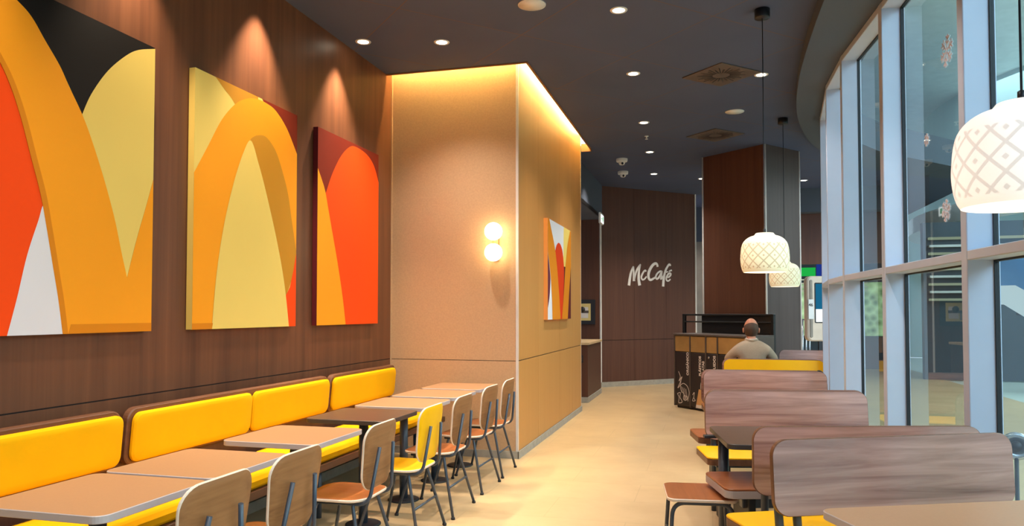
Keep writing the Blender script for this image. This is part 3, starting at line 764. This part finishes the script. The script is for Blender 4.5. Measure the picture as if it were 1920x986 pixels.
make_bench('bench with orange-brown wooden seat backing onto the bench behind the dark table', R(11.5), pos(2.085, 5.74), 'bench_wood', 'bench_seat_wood', sy=(.12, .56), seatz=.52, w=1.20, sw=1.25, py=.05, lean=0)
make_bench('bench with pale glossy grey-lilac back, before the yellow bench back', PI + R(5.5), pos(2.55, 7.56), 'bench_wood', 'yellow_lam', sw=1.16)
make_bench('bench with brown back rim showing above the pale glossy bench back', R(5.5), pos(2.56, 7.70), 'bench_wood', 'bench_seat_wood', sw=1.28, sx=.08, py=.05, lean=0)
make_bench('bench with yellow back, right behind the seated man', PI, pos(3.27, 9.36), 'yellow_lam', 'bench_seat_wood')
make_bench('bench the seated man sits on, its back hidden by the yellow bench back', 0, pos(3.29, 9.50), 'bench_wood', 'bench_seat_wood', py=.05, lean=0)
make_bench('farthest bench with dark walnut back, facing the seated man', PI, pos(4.45, 10.98), 'bench_wood', 'yellow_lam', w=1.0, z1_=.94, sw=1.0)

# ------------------------------------------------------------------ pendant lamps
def make_pendant(label, loc, sm, group):
    zb = 1.83
    t = thing('pendant_lamp', label, 'lamp', (loc[0], loc[1], zb), 0, group)
    prof = [(.170, 0), (.181, .02), (.190, .055), (.195, .105), (.193, .15), (.188, .20), (.177, .24), (.154, .272), (.122, .294), (.085, .306), (.078, .316), (.070, .325), (.0, .325)]
    pf = [tuple(v) for v in smooth_curve(prof[:-3], 3)] + prof[-2:]
    MB().lathe(pf, sm, n=64).build('lamp_shade', t)
    MB().lathe([(r - .006 if r > .01 else 0, z + (.001 if i == 0 else -.004)) for i, (r, z) in enumerate(pf)], 'lamp_in', n=48).build('shade_lining', t)
    MB().lathe([(0, .325), (.012, .325), (.012, .36), (.004, .365), (.0035, 2.13), (0, 2.13)], 'black', n=10).build('cord', t)
    MB().lathe([(0, 2.13), (.058, 2.13), (.062, 2.135), (.062, 2.205), (0, 2.208)], 'black', n=32).build('ceiling_rose', t)
    return t
PG = None
make_pendant('nearest and largest pendant lamp, white lattice dome at the right edge', (.945, 2.65), M['shade_hot'], PG)
make_pendant('middle pendant lamp, cream lattice dome above the right benches', (.435, 6.52), M['shade'], PG)
make_pendant('farthest pendant lamp, cream lattice dome partly behind the middle one', (.93, 10.3), M['shade'], PG)

# globe wall lamp
wl_ = thing('wall_lamp', 'double globe wall lamp glowing on the front of the tan pier', 'lamp', (-2.152, 7.446, 2.22))
for dz in (.108, -.108):
    prof = [(.092 * math.sin(PI * k / 16) + (1e-4 if k in (0, 16) else 0), -.092 * math.cos(PI * k / 16)) for k in range(17)]
    MB().lathe(prof, 'bulb', (0, -.11, dz), 32).build('globe', wl_)
MB().bbox(-.03, .03, -.03, -.0005, -.19, .19, 'brass').build('wall_plate', wl_)

# ------------------------------------------------------------------ ceiling fittings
def downlight(x, y, label, r=.052, glow='spot', zc=ZC):
    t = thing('downlight', label, 'light', (x, y, zc), 0, 'ceiling downlights')
    MB().lathe([(r, -.004), (r + .018, -.006), (r + .022, -.001), (r + .022, 0), (r, 0)], 'white', n=28).build('trim_ring', t)
    MB().lathe([(0, -.003), (r, -.003), (r, -.001), (0, -.001)], glow, n=28).build('lens', t)
    return t
def spot(x, y, e, ang=95, blend=.6, z=ZC - .02, tilt=None, col=(1, .92, .84), size=.04):
    l = bpy.data.lights.new('spot', 'SPOT'); l.energy = e; l.spot_size = R(ang); l.spot_blend = blend; l.color = col; l.shadow_soft_size = size
    o = bpy.data.objects.new('spot_beam', l); COL.objects.link(o); o.location = (x, y, z)
    if tilt: o.rotation_euler = tilt
    return o
DL = [(-3.14, 6.35, 'downlight tight against the wood wall above the farthest arch painting'),
      (-2.43, 6.55, 'downlight in the ceiling just in front of the tan pier'),
      (-.73, 6.23, 'nearest and largest glowing downlight in the aisle row of the ceiling'),
      (-.78, 7.95, 'aisle ceiling downlight second from the viewer'),
      (-.85, 10.06, 'aisle ceiling downlight third from the viewer'),
      (-.92, 11.95, 'aisle ceiling downlight fourth from the viewer, near the two cameras'),
      (-.995, 13.87, 'aisle ceiling downlight farthest from the viewer, before the lettered wall'),
      (.54, 8.34, 'downlight at the corner of the nearer swirl vent, behind the pendant cord'),
      (-.15, 14.6, 'faint downlight beside the top left corner of the wood pillar'),
      (1.75, 15.3, 'faint downlight right of the wood pillar top')]
for x, y, s_l in DL: downlight(x, y, s_l)
for (x, y) in ((-2.43, 6.55), (-.73, 6.23), (-.78, 7.95), (-.85, 10.06), (-.92, 11.95), (-.995, 13.87), (.54, 8.34), (-.15, 14.6), (-.73, 4.4), (-.73, 2.4), (.54, 5.2), (-.35, 17.4), (-2.3, 4.4), (-2.3, 2.3), (-.73, .4), (-2.0, .2), (1.75, 15.3), (-1.6, 12.8)):  # some beams lack a fitting; the passage one is added to brighten its wall
    spot(x, y, (62 if x < -1.5 and y < 6 else 112 if y < 5 else 135) if y < 11 else 105, 110, .75)
for y in (6.2, 4.95, 3.65, 2.35):                       # wall washers close to the panelling
    spot(-3.17, y, 330 if y > 4 else 210, 70, .8, z=ZC - .01, tilt=(0, R(-4), 0), col=(1, .80, .58), size=.02)
for x, y, s_l in ((-1.41, 5.93, 'large round white ceiling speaker nearest the viewer'), (.31, 9.8, 'round white ceiling speaker between the two swirl vents')):
    t = thing('ceiling_speaker', s_l, 'speaker', (x, y, ZC))
    MB().lathe([(.105, -.010), (.115, -.008), (.117, 0), (.105, 0)], 'white', n=36).build('trim_ring', t)
    MB().lathe([(0, -.009), (.105, -.009), (.105, -.002), (0, -.002)], 'white', n=36).build('grille', t)
for x, y, s_l in ((.125, 8.22, 'nearer square swirl air vent in the dark ceiling'), (.08, 11.03, 'farther square swirl air vent in the dark ceiling')):
    t = thing('air_vent', s_l, 'vent', (x, y, ZC), R(45), )
    MB().bbox(-.29, .29, -.29, .29, -.012, 0, 'vent').build('face_plate', t) if 'vent' in M else None
M['vent'] = plain('brown grey vent plate', '#5a4c45', .6)
for o in [o for o in COL.objects if o.name.startswith('air_vent')]:
    MB().slab(rrect(0, 0, .58, .58, .01, 2), -.012, 0, 'vent', e=.003).build('face_plate', o)
    b = MB()
    for k in range(28):
        T = Matrix.Rotation(2*PI*k/28, 4, 'Z') @ Matrix.Rotation(.25, 4, 'Z')
        r1 = .25 if k % 2 == 0 else .20
        b.box(.09, r1, -.007, .007, -.0135, -.011, 'black', T)
    b.build('slots', o)
for x, y, s_l in ((-1.41, 12.37, 'upper white dome security camera on the ceiling before the lettered wall'), (-1.52, 13.5, 'lower white dome security camera, farther along the ceiling')):
    t = thing('security_camera', s_l, 'camera', (x, y, ZC))
    MB().lathe([(.095, 0), (.095, -.03), (.088, -.05), (.06, -.055), (0, -.055)], 'white', n=24).build('housing', t)
    MB().lathe([(.055, -.05), (.052, -.08), (.036, -.10), (0, -.108)], 'white', n=20).build('dome', t)
    MB().lathe([(0, -.012), (.018, -.012), (.018, .012), (0, .012)], 'black', n=12, T=Matrix.Translation((.015, -.048, -.085)) @ Matrix.Rotation(R(70), 4, 'X')).build('lens', t)
tg(MB().lathe([(.03, ZC), (.03, ZC - .006), (.01, ZC - .012), (.01, ZC - .04), (.022, ZC - .042), (.022, ZC - .046), (0, ZC - .048)], 'white', (-.88, 10.85, 0), 14), 'sprinkler', 'small white fire sprinkler on the dark ceiling', 'sprinkler')

# ------------------------------------------------------------------ recess: counter, picture, exit sign
ct = thing('counter', 'brown service counter with tan top in the recess beyond the pier', 'counter', (-2.6, 12.9, 0))
MB().bbox(-1.9, .62, -.58, .94, .09, .955, 'far_wood').build('cabinet', ct)
MB().bbox(-1.9, .63, -.6, .95, .0, .09, 'skirt').build('plinth', ct)
MB().bbox(-1.9, .64, -.61, .96, .955, .995, 'tan_top').build('worktop', ct) if 'tan_top' in M else None
M['tan_top'] = plain('tan worktop', '#d2b184', .4)
MB().bbox(-1.9, .64, -.61, .96, .955, .995, 'tan_top').build('worktop', ct)
MB().bbox(.46, .54, -.59, -.578, .66, .78, 'black').bbox(.475, .525, -.594, -.588, .68, .76, 'far_wood').build('socket', ct)
pf = thing('picture_frame', 'small black framed picture on the recess wall above the counter', 'picture', (-2.55, 14.9, 1.5))
T = frame((0, 0, 0), (1, 0, 0), (0, 0, 1), (0, -1, 0))
MB().slab(rrect(0, 0, .62, .50, .01, 2), 0, .035, 'black', T=T, e=.004).build('frame', pf)
b = MB().box(-.22, .22, -.17, .17, .035, .037, 'art_pale2', T)
b.box(-.20, -.02, -.15, .02, .037, .0385, 'grey_conc', T).box(.0, .17, -.12, .10, .037, .0385, 'ink', T).box(-.16, .18, -.02, .03, .0385, .0395, 'bin_frame', T).lathe([(0, 0), (.06, 0), (.06, .002), (0, .002)], 'bin_door', (.05, .05, .038), 16, T)
b.build('print', pf)
ex = thing('exit_sign', 'small lit white exit sign hanging at the recess soffit', 'sign', (-1.99, 14.0, 3.36))
MB().bbox(-.02, .02, -.19, .19, -.20, 0, 'white').build('housing', ex)
MB().bbox(.02, .024, -.175, .175, -.185, -.03, 'exit').build('lit_face', ex)
MB().box(.0245, .0255, -.12, -.02, -.12, -.10, 'green_sign').box(.0245, .0255, .02, .11, -.15, -.06, 'green_sign').build('pictogram', ex)

# ------------------------------------------------------------------ recycling station
BO = W(2.575, 11.86); bd = Vector(W(2.575 + .31, 11.86 - .57)) - Vector(BO); bd.normalize(); bn = Vector((bd.y, -bd.x)) ; bn = bn if bn.y < 0 else -bn
T = frame((0, 0, 0), (bd.x, bd.y, 0), (0, 0, 1), (bn.x, bn.y, 0))   # x along front, y up, z to the room
rb = thing('recycling_station', 'dark recycling bin station with brass flaps and white printed doors', 'bins', (BO[0], BO[1], 0))
edges = [0, .355, .70, .945, 1.50]
c = MB().bbox(-.02, 1.52, .04, 1.14, -.55, -.03, 'bin_frame', T).bbox(-.02, 1.52, 1.135, 1.165, -.55, .01, 'bin_frame', T).bbox(.0, 1.5, 0, .06, -.5, -.05, 'bin_door', T)
for e_ in edges: c.box(e_ - .012, e_ + .012, .03, 1.14, -.05, .004, 'bin_frame', T)
c.build('carcass', rb)
words = ['ORGÁNICO', 'PLÁSTICOS\nY LATAS', 'LÍQUIDOS', None]
for k in range(4):
    a, b_ = edges[k] + .014, edges[k+1] - .014
    MB().bbox(a, b_, .885, 1.128, -.03, -.002, 'brass', T).build('flap', rb)
    dr = MB().bbox(a, b_, .055, .875, -.03, 0, 'bin_door', T).build('door', rb)
    if words[k]:
        xo = {0: b_ - .045, 1: b_ - .118, 2: b_ - .055}[k]
        TT = T @ Matrix.Translation((xo + .03, {0: .52, 1: .53, 2: .55}[k], .0012)) @ Matrix.Rotation(PI/2, 4, 'Z')
        text_mesh(words[k], .068 if k != 1 else .062, TT, 'ink', 'printed_word', dr, bold=.0022, sx=.98)
    if k < 2:
        b = MB(); ST = T @ Matrix.Translation((a + .02, .09, .0012)); L_ = lambda *p: list(p)
        if k == 0:
            stroke(b, L_((.06, .48), (.10, .40), (.07, .33), (.14, .40), (.09, .30), (.04, .22), (.10, .27), (.12, .36)), (.008, .012, .008), ST, 'ink', .001)
            stroke(b, L_((.10, .26), (.17, .30), (.26, .26), (.30, .17), (.28, .08), (.27, .03)), (.008, .010, .008), ST, 'ink', .001)
            stroke(b, L_((.10, .26), (.12, .18), (.18, .14), (.17, .06), (.22, .04), (.27, .08)), (.008, .010, .008), ST, 'ink', .001)
            for q in range(4): stroke(b, L_((.12 + q*.035, .25 - q*.01), (.14 + q*.035, .19 - q*.02), (.13 + q*.035, .15 - q*.02)), (.007, .009, .007), ST, 'ink', .001)
            stroke(b, L_((.03, .13), (.10, .15), (.09, .08), (.14, .01), (.06, -.01), (.07, .07), (.03, .13)), (.009, .012, .009), ST, 'ink', .001)
            for q in range(3): stroke(b, L_((.18 + q*.03, .12), (.20 + q*.03, .09), (.19 + q*.03, .05)), (.012, .014, .012), ST, 'ink', .001)
        else:
            b.add([(.10, .0, .0005), (.30, .0, .0005), (.30, .22, .0005), (.16, .24, .0005)], [(0, 1, 2, 3)], 'tan_print', ST)
            b.add([(.09, -.05, .0005), (.30, -.05, .0005), (.30, .0, .0005), (.10, .0, .0005)], [(0, 1, 2, 3)], 'ink', ST)
            stroke(b, L_((.20, .24), (.21, .34), (.26, .37)), (.008, .010, .008), ST, 'ink', .001)
            stroke(b, L_((.02, .14), (.06, .18), (.05, .10), (.08, .06), (.02, .05), (.04, .10)), (.008, .010, .008), ST, 'ink', .001)
        b.build('printed_drawing', dr)
    if k == 2: MB().lathe([(0, 0), (.018, 0), (.018, .004), (0, .004)], 'steel', T=T @ Matrix.Translation((a + .05, .82, 0)), n=16).build('lock', dr)

# black framed partition behind the bins
PO = W(2.86, 12.55); pe = W(3.83, 10.95); pd = Vector(pe) - Vector(PO); Lp = pd.length; pd.normalize(); pn = Vector((pd.y, -pd.x)); pn = pn if pn.y < 0 else -pn
T = frame((0, 0, 0), (pd.x, pd.y, 0), (0, 0, 1), (pn.x, pn.y, 0))
sc = thing('partition_screen', 'tall black framed screen standing behind the recycling station', 'screen', (PO[0], PO[1], 0))
b = MB()
for x in (0, Lp - .05): b.bbox(x, x + .05, 0, 1.47, -.05, 0, 'blackmetal', T)
b.bbox(0, Lp, 1.44, 1.47, -.05, 0, 'blackmetal', T).bbox(0, Lp, 1.33, 1.352, -.05, 0, 'blackmetal', T).bbox(0, Lp, .0, .05, -.05, 0, 'blackmetal', T)
b.build('frame', sc)
MB().bbox(.42, Lp - .05, .95, 1.44, -.035, -.02, 'screen_black', T).build('dark_panel', sc)
MB().bbox(.42, Lp - .05, .05, .95, -.035, -.02, 'steelblue', T).build('lower_panel', sc) if 'steelblue' in M else None
M['steelblue'] = plain('blue grey panel', '#4d5860', .5)
MB().bbox(.42, Lp - .05, .05, .95, -.035, -.02, 'steelblue', T).build('lower_panel', sc)

# ------------------------------------------------------------------ kiosk and things in the far right gap
kx, ky = W(5.42, 13.0)
kk = thing('order_kiosk', 'white self service order kiosk with blue screen by the far window', 'kiosk', (kx, ky, 0), R(20))
Tk = frame((0, 0, 1.0), (1, 0, 0), (0, 0, 1), (0, -1, 0))
MB().slab(rrect(0, .56, .62, 1.13, .09, 8), -.10, .04, 'kiosk', T=Tk, e=.02).build('housing', kk)
MB().slab(rrect(.02, .66, .40, .70, .02, 3), .04, .044, 'black', T=Tk, e=.001).build('bezel', kk)
MB().box(-.16, .20, .33, .99, .0445, .046, 'kiosk_screen', Tk).box(-.16, .20, .33, .55, .046, .047, 'exit', Tk).build('screen', kk)
MB().slab(rrect(-.245, .56, .05, 1.0, .024, 4), .04, .055, 'grey_conc', T=Tk, e=.004).build('side_groove', kk)
cd = MB().bbox(-.30, -.20, .38, .72, .056, .060, 'white', Tk).build('number_card', kk)
text_mesh('46', .075, Tk @ Matrix.Translation((-.295, .60, .061)), 'black', 'printed_number', cd, bold=.002)
MB().bbox(.0, .14, .10, .26, .04, .07, 'black', Tk).bbox(.02, .12, .02, .10, .04, .055, 'art_red2', Tk).build('card_reader', kk)
MB().bbox(-.10, .10, -.02, .02, 0, 1.0, 'metal_dk').bbox(-.22, .22, -.2, .2, 0, .02, 'metal_dk').build('stand', kk)
tg(MB().bbox(2.08, 2.41, 19.0, 19.1, 2.36, 2.56, 'green_sign'), 'green_sign_box', 'lit green sign under the far brown front beside the pillar', 'sign')
tg(MB().bbox(2.44, 2.62, 19.0, 19.1, 2.30, 2.66, 'blue_sign'), 'blue_sign_box', 'lit blue sign right of the green sign above the kiosk', 'sign')
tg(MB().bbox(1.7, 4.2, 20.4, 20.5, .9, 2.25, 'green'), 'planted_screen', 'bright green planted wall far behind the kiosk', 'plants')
b = MB()
for k in range(4): b.bbox(1.9, 3.6, 19.3, 19.36, 2.0 + k*.09, 2.03 + k*.09, 'mall_stripe')
tg(b, 'shelf_lights', 'row of pale lit bars below the green sign', 'light')
b = MB()
for x in (1.93, 2.0, 2.07): b.tube([(x, 17.4, 0), (x, 17.4, 1.35)], .018, 'steel')
b.tube([(1.93, 17.4, 1.33), (2.07, 17.4, 1.33)], .02, 'steel')
tg(b, 'queue_rail', 'polished steel rail seen between the pillar and the kiosk', 'rail')
# black bag by the window
bg = thing('shoulder_bag', 'black bag lying on the bench by the far window', 'bag', (*W(3.25, 7.93), .502), R(5))
def blob(b, c, r, m, n=16, k=10, p=.75):
    vs = []; fs = []
    for i in range(k + 1):
        a = -PI/2 + PI * i / k
        for j in range(n):
            t = 2*PI*j/n; sg = lambda v: math.copysign(abs(v) ** p, v)
            vs.append((c[0] + r[0]*sg(math.cos(a))*sg(math.cos(t)), c[1] + r[1]*sg(math.cos(a))*sg(math.sin(t)), c[2] + r[2]*sg(math.sin(a))))
    for i in range(k):
        for j in range(n): fs.append((i*n+j, i*n+(j+1) % n, (i+1)*n+(j+1) % n, (i+1)*n+j))
    b.add(vs, fs, m, smooth=True); return b
blob(MB(), (0, 0, .17), (.08, .10, .17), 'black').build('body', bg)
MB().tube(smooth_curve([(-.05, 0, .29), (-.04, 0, .35), (0, 0, .375), (.04, 0, .35), (.05, 0, .29)], 5), .008, 'black').build('strap', bg)

# ------------------------------------------------------------------ seated man
def skinned(name, joints, bones, mat, parent, root=0, sub=2):
    me = bpy.data.meshes.new(name); me.from_pydata([j[0] for j in joints], bones, [])
    o = bpy.data.objects.new(name, me); COL.objects.link(o)
    m = o.modifiers.new('skin', 'SKIN'); m.use_smooth_shade = True
    for i, j in enumerate(joints):
        r = j[1]; me.skin_vertices[0].data[i].radius = r if isinstance(r, tuple) else (r, r)
    me.skin_vertices[0].data[root].use_root = True
    s = o.modifiers.new('sub', 'SUBSURF'); s.levels = sub; s.render_levels = sub
    dg = bpy.context.evaluated_depsgraph_get(); m2 = bpy.data.meshes.new_from_object(o.evaluated_get(dg))
    bpy.data.objects.remove(o); m2.name = name; m2.materials.clear(); m2.materials.append(M[mat])
    for p in m2.polygons: p.use_smooth = True
    r = bpy.data.objects.new(name, m2); COL.objects.link(r); r.parent = parent; return r
mx, my = W(3.14, 9.80)
man = thing('person', 'bald man seen from behind in a taupe suit jacket, seated on the far bench', 'person', (mx, my, 0), R(4))
S_ = 1.03
def s3(x, y, z): return (x*S_, y*S_, z*S_)
# local +y = away from the viewer (the way he faces)
J = [(s3(0, .02, .60), (.15, .11)), (s3(0, .0, .78), (.15, .105)), (s3(0, -.01, .93), (.13, .085)), (s3(0, .0, 1.03), (.055, .05)),
     (s3(0, .02, 1.12), .056), (s3(0, .03, 1.17), .055),                                                    # neck
     (s3(.15, .0, .98), .045), (s3(.27, .08, .85), .04), (s3(.22, .32, .80), .038), (s3(.19, .40, .80), .03),   # right arm
     (s3(-.15, .0, .98), .045), (s3(-.27, .08, .85), .04), (s3(-.22, .32, .80), .038), (s3(-.19, .40, .80), .03),
     (s3(.10, .08, .58), .085), (s3(.12, .46, .56), .065), (s3(.12, .47, .32), .052), (s3(.12, .45, .09), .04), (s3(.12, .58, .045), .035),
     (s3(-.10, .08, .58), .085), (s3(-.12, .46, .56), .065), (s3(-.12, .47, .32), .052), (s3(-.12, .45, .09), .04), (s3(-.12, .58, .045), .035)]
Bn = [(0, 1), (1, 2), (2, 3), (3, 4), (4, 5), (3, 6), (6, 7), (7, 8), (8, 9), (3, 10), (10, 11), (11, 12), (12, 13), (0, 14), (14, 15), (15, 16), (16, 17), (17, 18), (0, 19), (19, 20), (20, 21), (21, 22), (22, 23)]
body = skinned('body', J, Bn, 'skin', man)
def shell(name, J2, B2, mat): return skinned(name, J2, B2, mat, man)
JJ = [(s3(0, .02, .55), (.17, .13)), (s3(0, .0, .72), (.175, .125)), (s3(0, -.01, .90), (.20, .13)), (s3(0, -.005, 1.00), (.15, .10)), (s3(0, .012, 1.125), (.074, .07)),
      (s3(.18, .0, .965), .078), (s3(.285, .08, .85), .066), (s3(.235, .28, .805), .05), (s3(.215, .35, .80), .046),
      (s3(-.18, .0, .965), .078), (s3(-.285, .08, .85), .066), (s3(-.235, .28, .805), .05), (s3(-.215, .35, .80), .046)]
shell('jacket', JJ, [(0, 1), (1, 2), (2, 3), (3, 4), (3, 5), (5, 6), (6, 7), (7, 8), (3, 9), (9, 10), (10, 11), (11, 12)], 'jacket')
JT = [(s3(0, .05, .585), (.15, .11)), (s3(.10, .10, .585), .098), (s3(.12, .46, .565), .078), (s3(.12, .47, .32), .068), (s3(.12, .45, .10), .062),
      (s3(-.10, .10, .585), .098), (s3(-.12, .46, .565), .078), (s3(-.12, .47, .32), .068), (s3(-.12, .45, .10), .062)]
shell('trousers', JT, [(0, 1), (1, 2), (2, 3), (3, 4), (0, 5), (5, 6), (6, 7), (7, 8)], 'trousers')
for s in (-1, 1):
    MB().slab(rrect(s*.12*S_, .53*S_, .095, .28, .045, 6), 0.0, .075, 'black', e=.02).build('shoe', man)
# head, face, ears, part of the body surface joined into one mesh
hb = MB(); HC = Vector(s3(0, .045, 1.235))
def headpt(a, t):
    # a latitude -pi/2..pi/2, t longitude ; y+ = face
    ca, sa = math.cos(a), math.sin(a); x = .077 * ca * math.cos(t); y = .096 * ca * math.sin(t); z = .122 * sa
    if z < 0: x *= 1 - .28 * (-z/.122); y = y * (1 - .18 * (-z/.122)) + .012 * (-z/.122)
    if y > 0:  # nose ridge, eye sockets, chin
        nx = math.exp(-(x/.014)**2)
        y += .022 * nx * math.exp(-((z + .012)/.022)**2) + .008 * math.exp(-(x/.03)**2) * math.exp(-((z + .095)/.02)**2)
        y -= .010 * (math.exp(-((abs(x) - .032)/.014)**2) * math.exp(-((z - .012)/.014)**2))
        y -= .003 * math.exp(-(x/.025)**2) * math.exp(-((z + .058)/.004)**2)
    return Vector((x, y, z)) * S_ * 1.16
nv_, nh = 28, 40
vs = [HC + headpt(-PI/2 + PI*i/nv_, 2*PI*j/nh) for i in range(nv_ + 1) for j in range(nh)]
hb.add(vs, [(i*nh+j, i*nh+(j+1) % nh, (i+1)*nh+(j+1) % nh, (i+1)*nh+j) for i in range(nv_) for j in range(nh)], 'skin', smooth=True)
for s in (-1, 1):
    e_ = MB(); blob(hb, (HC.x + s*.098, HC.y - .008, HC.z - .012), (.011, .022, .036), 'skin', p=1)
    blob(hb, (HC.x + s*.104, HC.y - .012, HC.z - .004), (.006, .014, .022), 'skin', p=1)
# hands: palm, four fingers and a thumb, resting on the table
def hand(s):
    c = Vector(s3(s*.19, .42, .80)); p0 = len(hb.v)
    blob(hb, (c.x - s*.005, c.y + .03, c.z), (.040, .048, .015), 'skin', p=.9)
    for k, ln in enumerate((.062, .074, .080, .070)):
        fx = c.x + s*(.030 - k*.021); y0f = c.y + .066
        hb.tube([(fx, y0f - .02, c.z + .002), (fx - s*.002, y0f + ln*.35, c.z + .008), (fx - s*.004, y0f + ln*.7, c.z + .002), (fx - s*.005, y0f + ln, c.z - .006)], [.0098, .0092, .0084, .0065], 'skin', n=8)
    hb.tube([(c.x - s*.03, c.y + .005, c.z), (c.x - s*.058, c.y + .035, c.z + .002), (c.x - s*.066, c.y + .066, c.z - .002)], [.013, .011, .008], 'skin', n=8)
hand(1); hand(-1)
hd = hb.build('head_and_hands')
bm = bmesh.new(); bm.from_mesh(body.data); bm.from_mesh(hd.data); bm.to_mesh(body.data); bm.free(); bpy.data.objects.remove(hd)
# hair ring: cap round the back and sides below the bald crown
def hairpt(a, t, k=1.035): return HC + headpt(a, t) * k
vs = []; fs = []; na, nt_ = 12, 36
for i in range(na + 1):
    for j in range(nt_ + 1):
        t = PI + .15 + (PI - .30) * j / nt_ * 1.0
        t = R(168) + R(204) * j / nt_
        back = max(0, math.cos((t - 1.5*PI)))
        lo = -.55 - .15*back; hi = .30 + .36 * back
        a = lo + (hi - lo) * i / na
        kk_ = 1.0 + .045 * min(1, 3*i/na, 3*(na-i)/na) + .001
        vs.append(hairpt(a, t, kk_))
for i in range(na):
    for j in range(nt_): fs.append((i*(nt_+1)+j, i*(nt_+1)+j+1, (i+1)*(nt_+1)+j+1, (i+1)*(nt_+1)+j))
MB().add(vs, fs, 'hair', smooth=True).build('hair', man)
# shirt collar
col_pts = [(HC.x + .062*math.cos(t)*S_, HC.y - .02 + .06*math.sin(t)*S_, 1.122*S_ + .012*math.sin(t)) for t in [2*PI*k/24 for k in range(24)]]
MB().tube([Vector(p) for p in col_pts], .007, 'collar', closed=True, n=8).build('shirt_collar', man)
jc = [(p[0]*1.0 + (p[0]-HC.x)*.10, p[1] - .004, p[2] - .016) for p in col_pts]
MB().tube([Vector(p) for p in jc], .017, 'jacket', closed=True, n=8).build('jacket_collar', man)

# ------------------------------------------------------------------ light
def area(name, loc, rot, sx, sy, e, col):
    l = bpy.data.lights.new(name, 'AREA'); l.shape = 'RECTANGLE'; l.size = sx; l.size_y = sy; l.energy = e; l.color = col
    o = bpy.data.objects.new(name, l); COL.objects.link(o); o.location = loc; o.rotation_euler = rot; return o
# added area lights standing in for daylight in the concourse
area('daylight_area', (9, 6, 6.5), (0, 0, 0), 8, 26, 2900, (.72, .88, 1))
area('daylight_area', (5.2, -3.5, 5.2), (R(58), 0, R(52)), 5, 4, 800, (.48, .70, 1))  # added behind the camera, aimed through the panes to brighten mullion sides
w = bpy.data.worlds.new('World'); SC.world = w; w.use_nodes = True
w.node_tree.nodes['Background'].inputs[0].default_value = (.70, .80, 1, 1); w.node_tree.nodes['Background'].inputs[1].default_value = 1.2

# ------------------------------------------------------------------ camera
cam = bpy.data.cameras.new('Camera'); co = bpy.data.objects.new('Camera', cam); COL.objects.link(co)
P_ = R(1.8); F = 1400
cam.sensor_width = 36; cam.lens = F / 1920 * 36
co.location = (0, 0, 1.5); co.rotation_euler = (R(90) + P_, 0, YAW)
cam.shift_y = ((585 - F * math.tan(P_)) - 493) / 1920
cam.clip_start = .05; cam.clip_end = 200
SC.camera = co
SC.view_settings.view_transform = 'Standard'; SC.view_settings.look = 'None'; SC.view_settings.gamma = 1
SC.view_settings.exposure = .28; SC.view_settings.use_curve_mapping = False
SC.cycles.use_denoising = True
SC.cycles.max_bounces = 8; SC.cycles.sample_clamp_indirect = 6
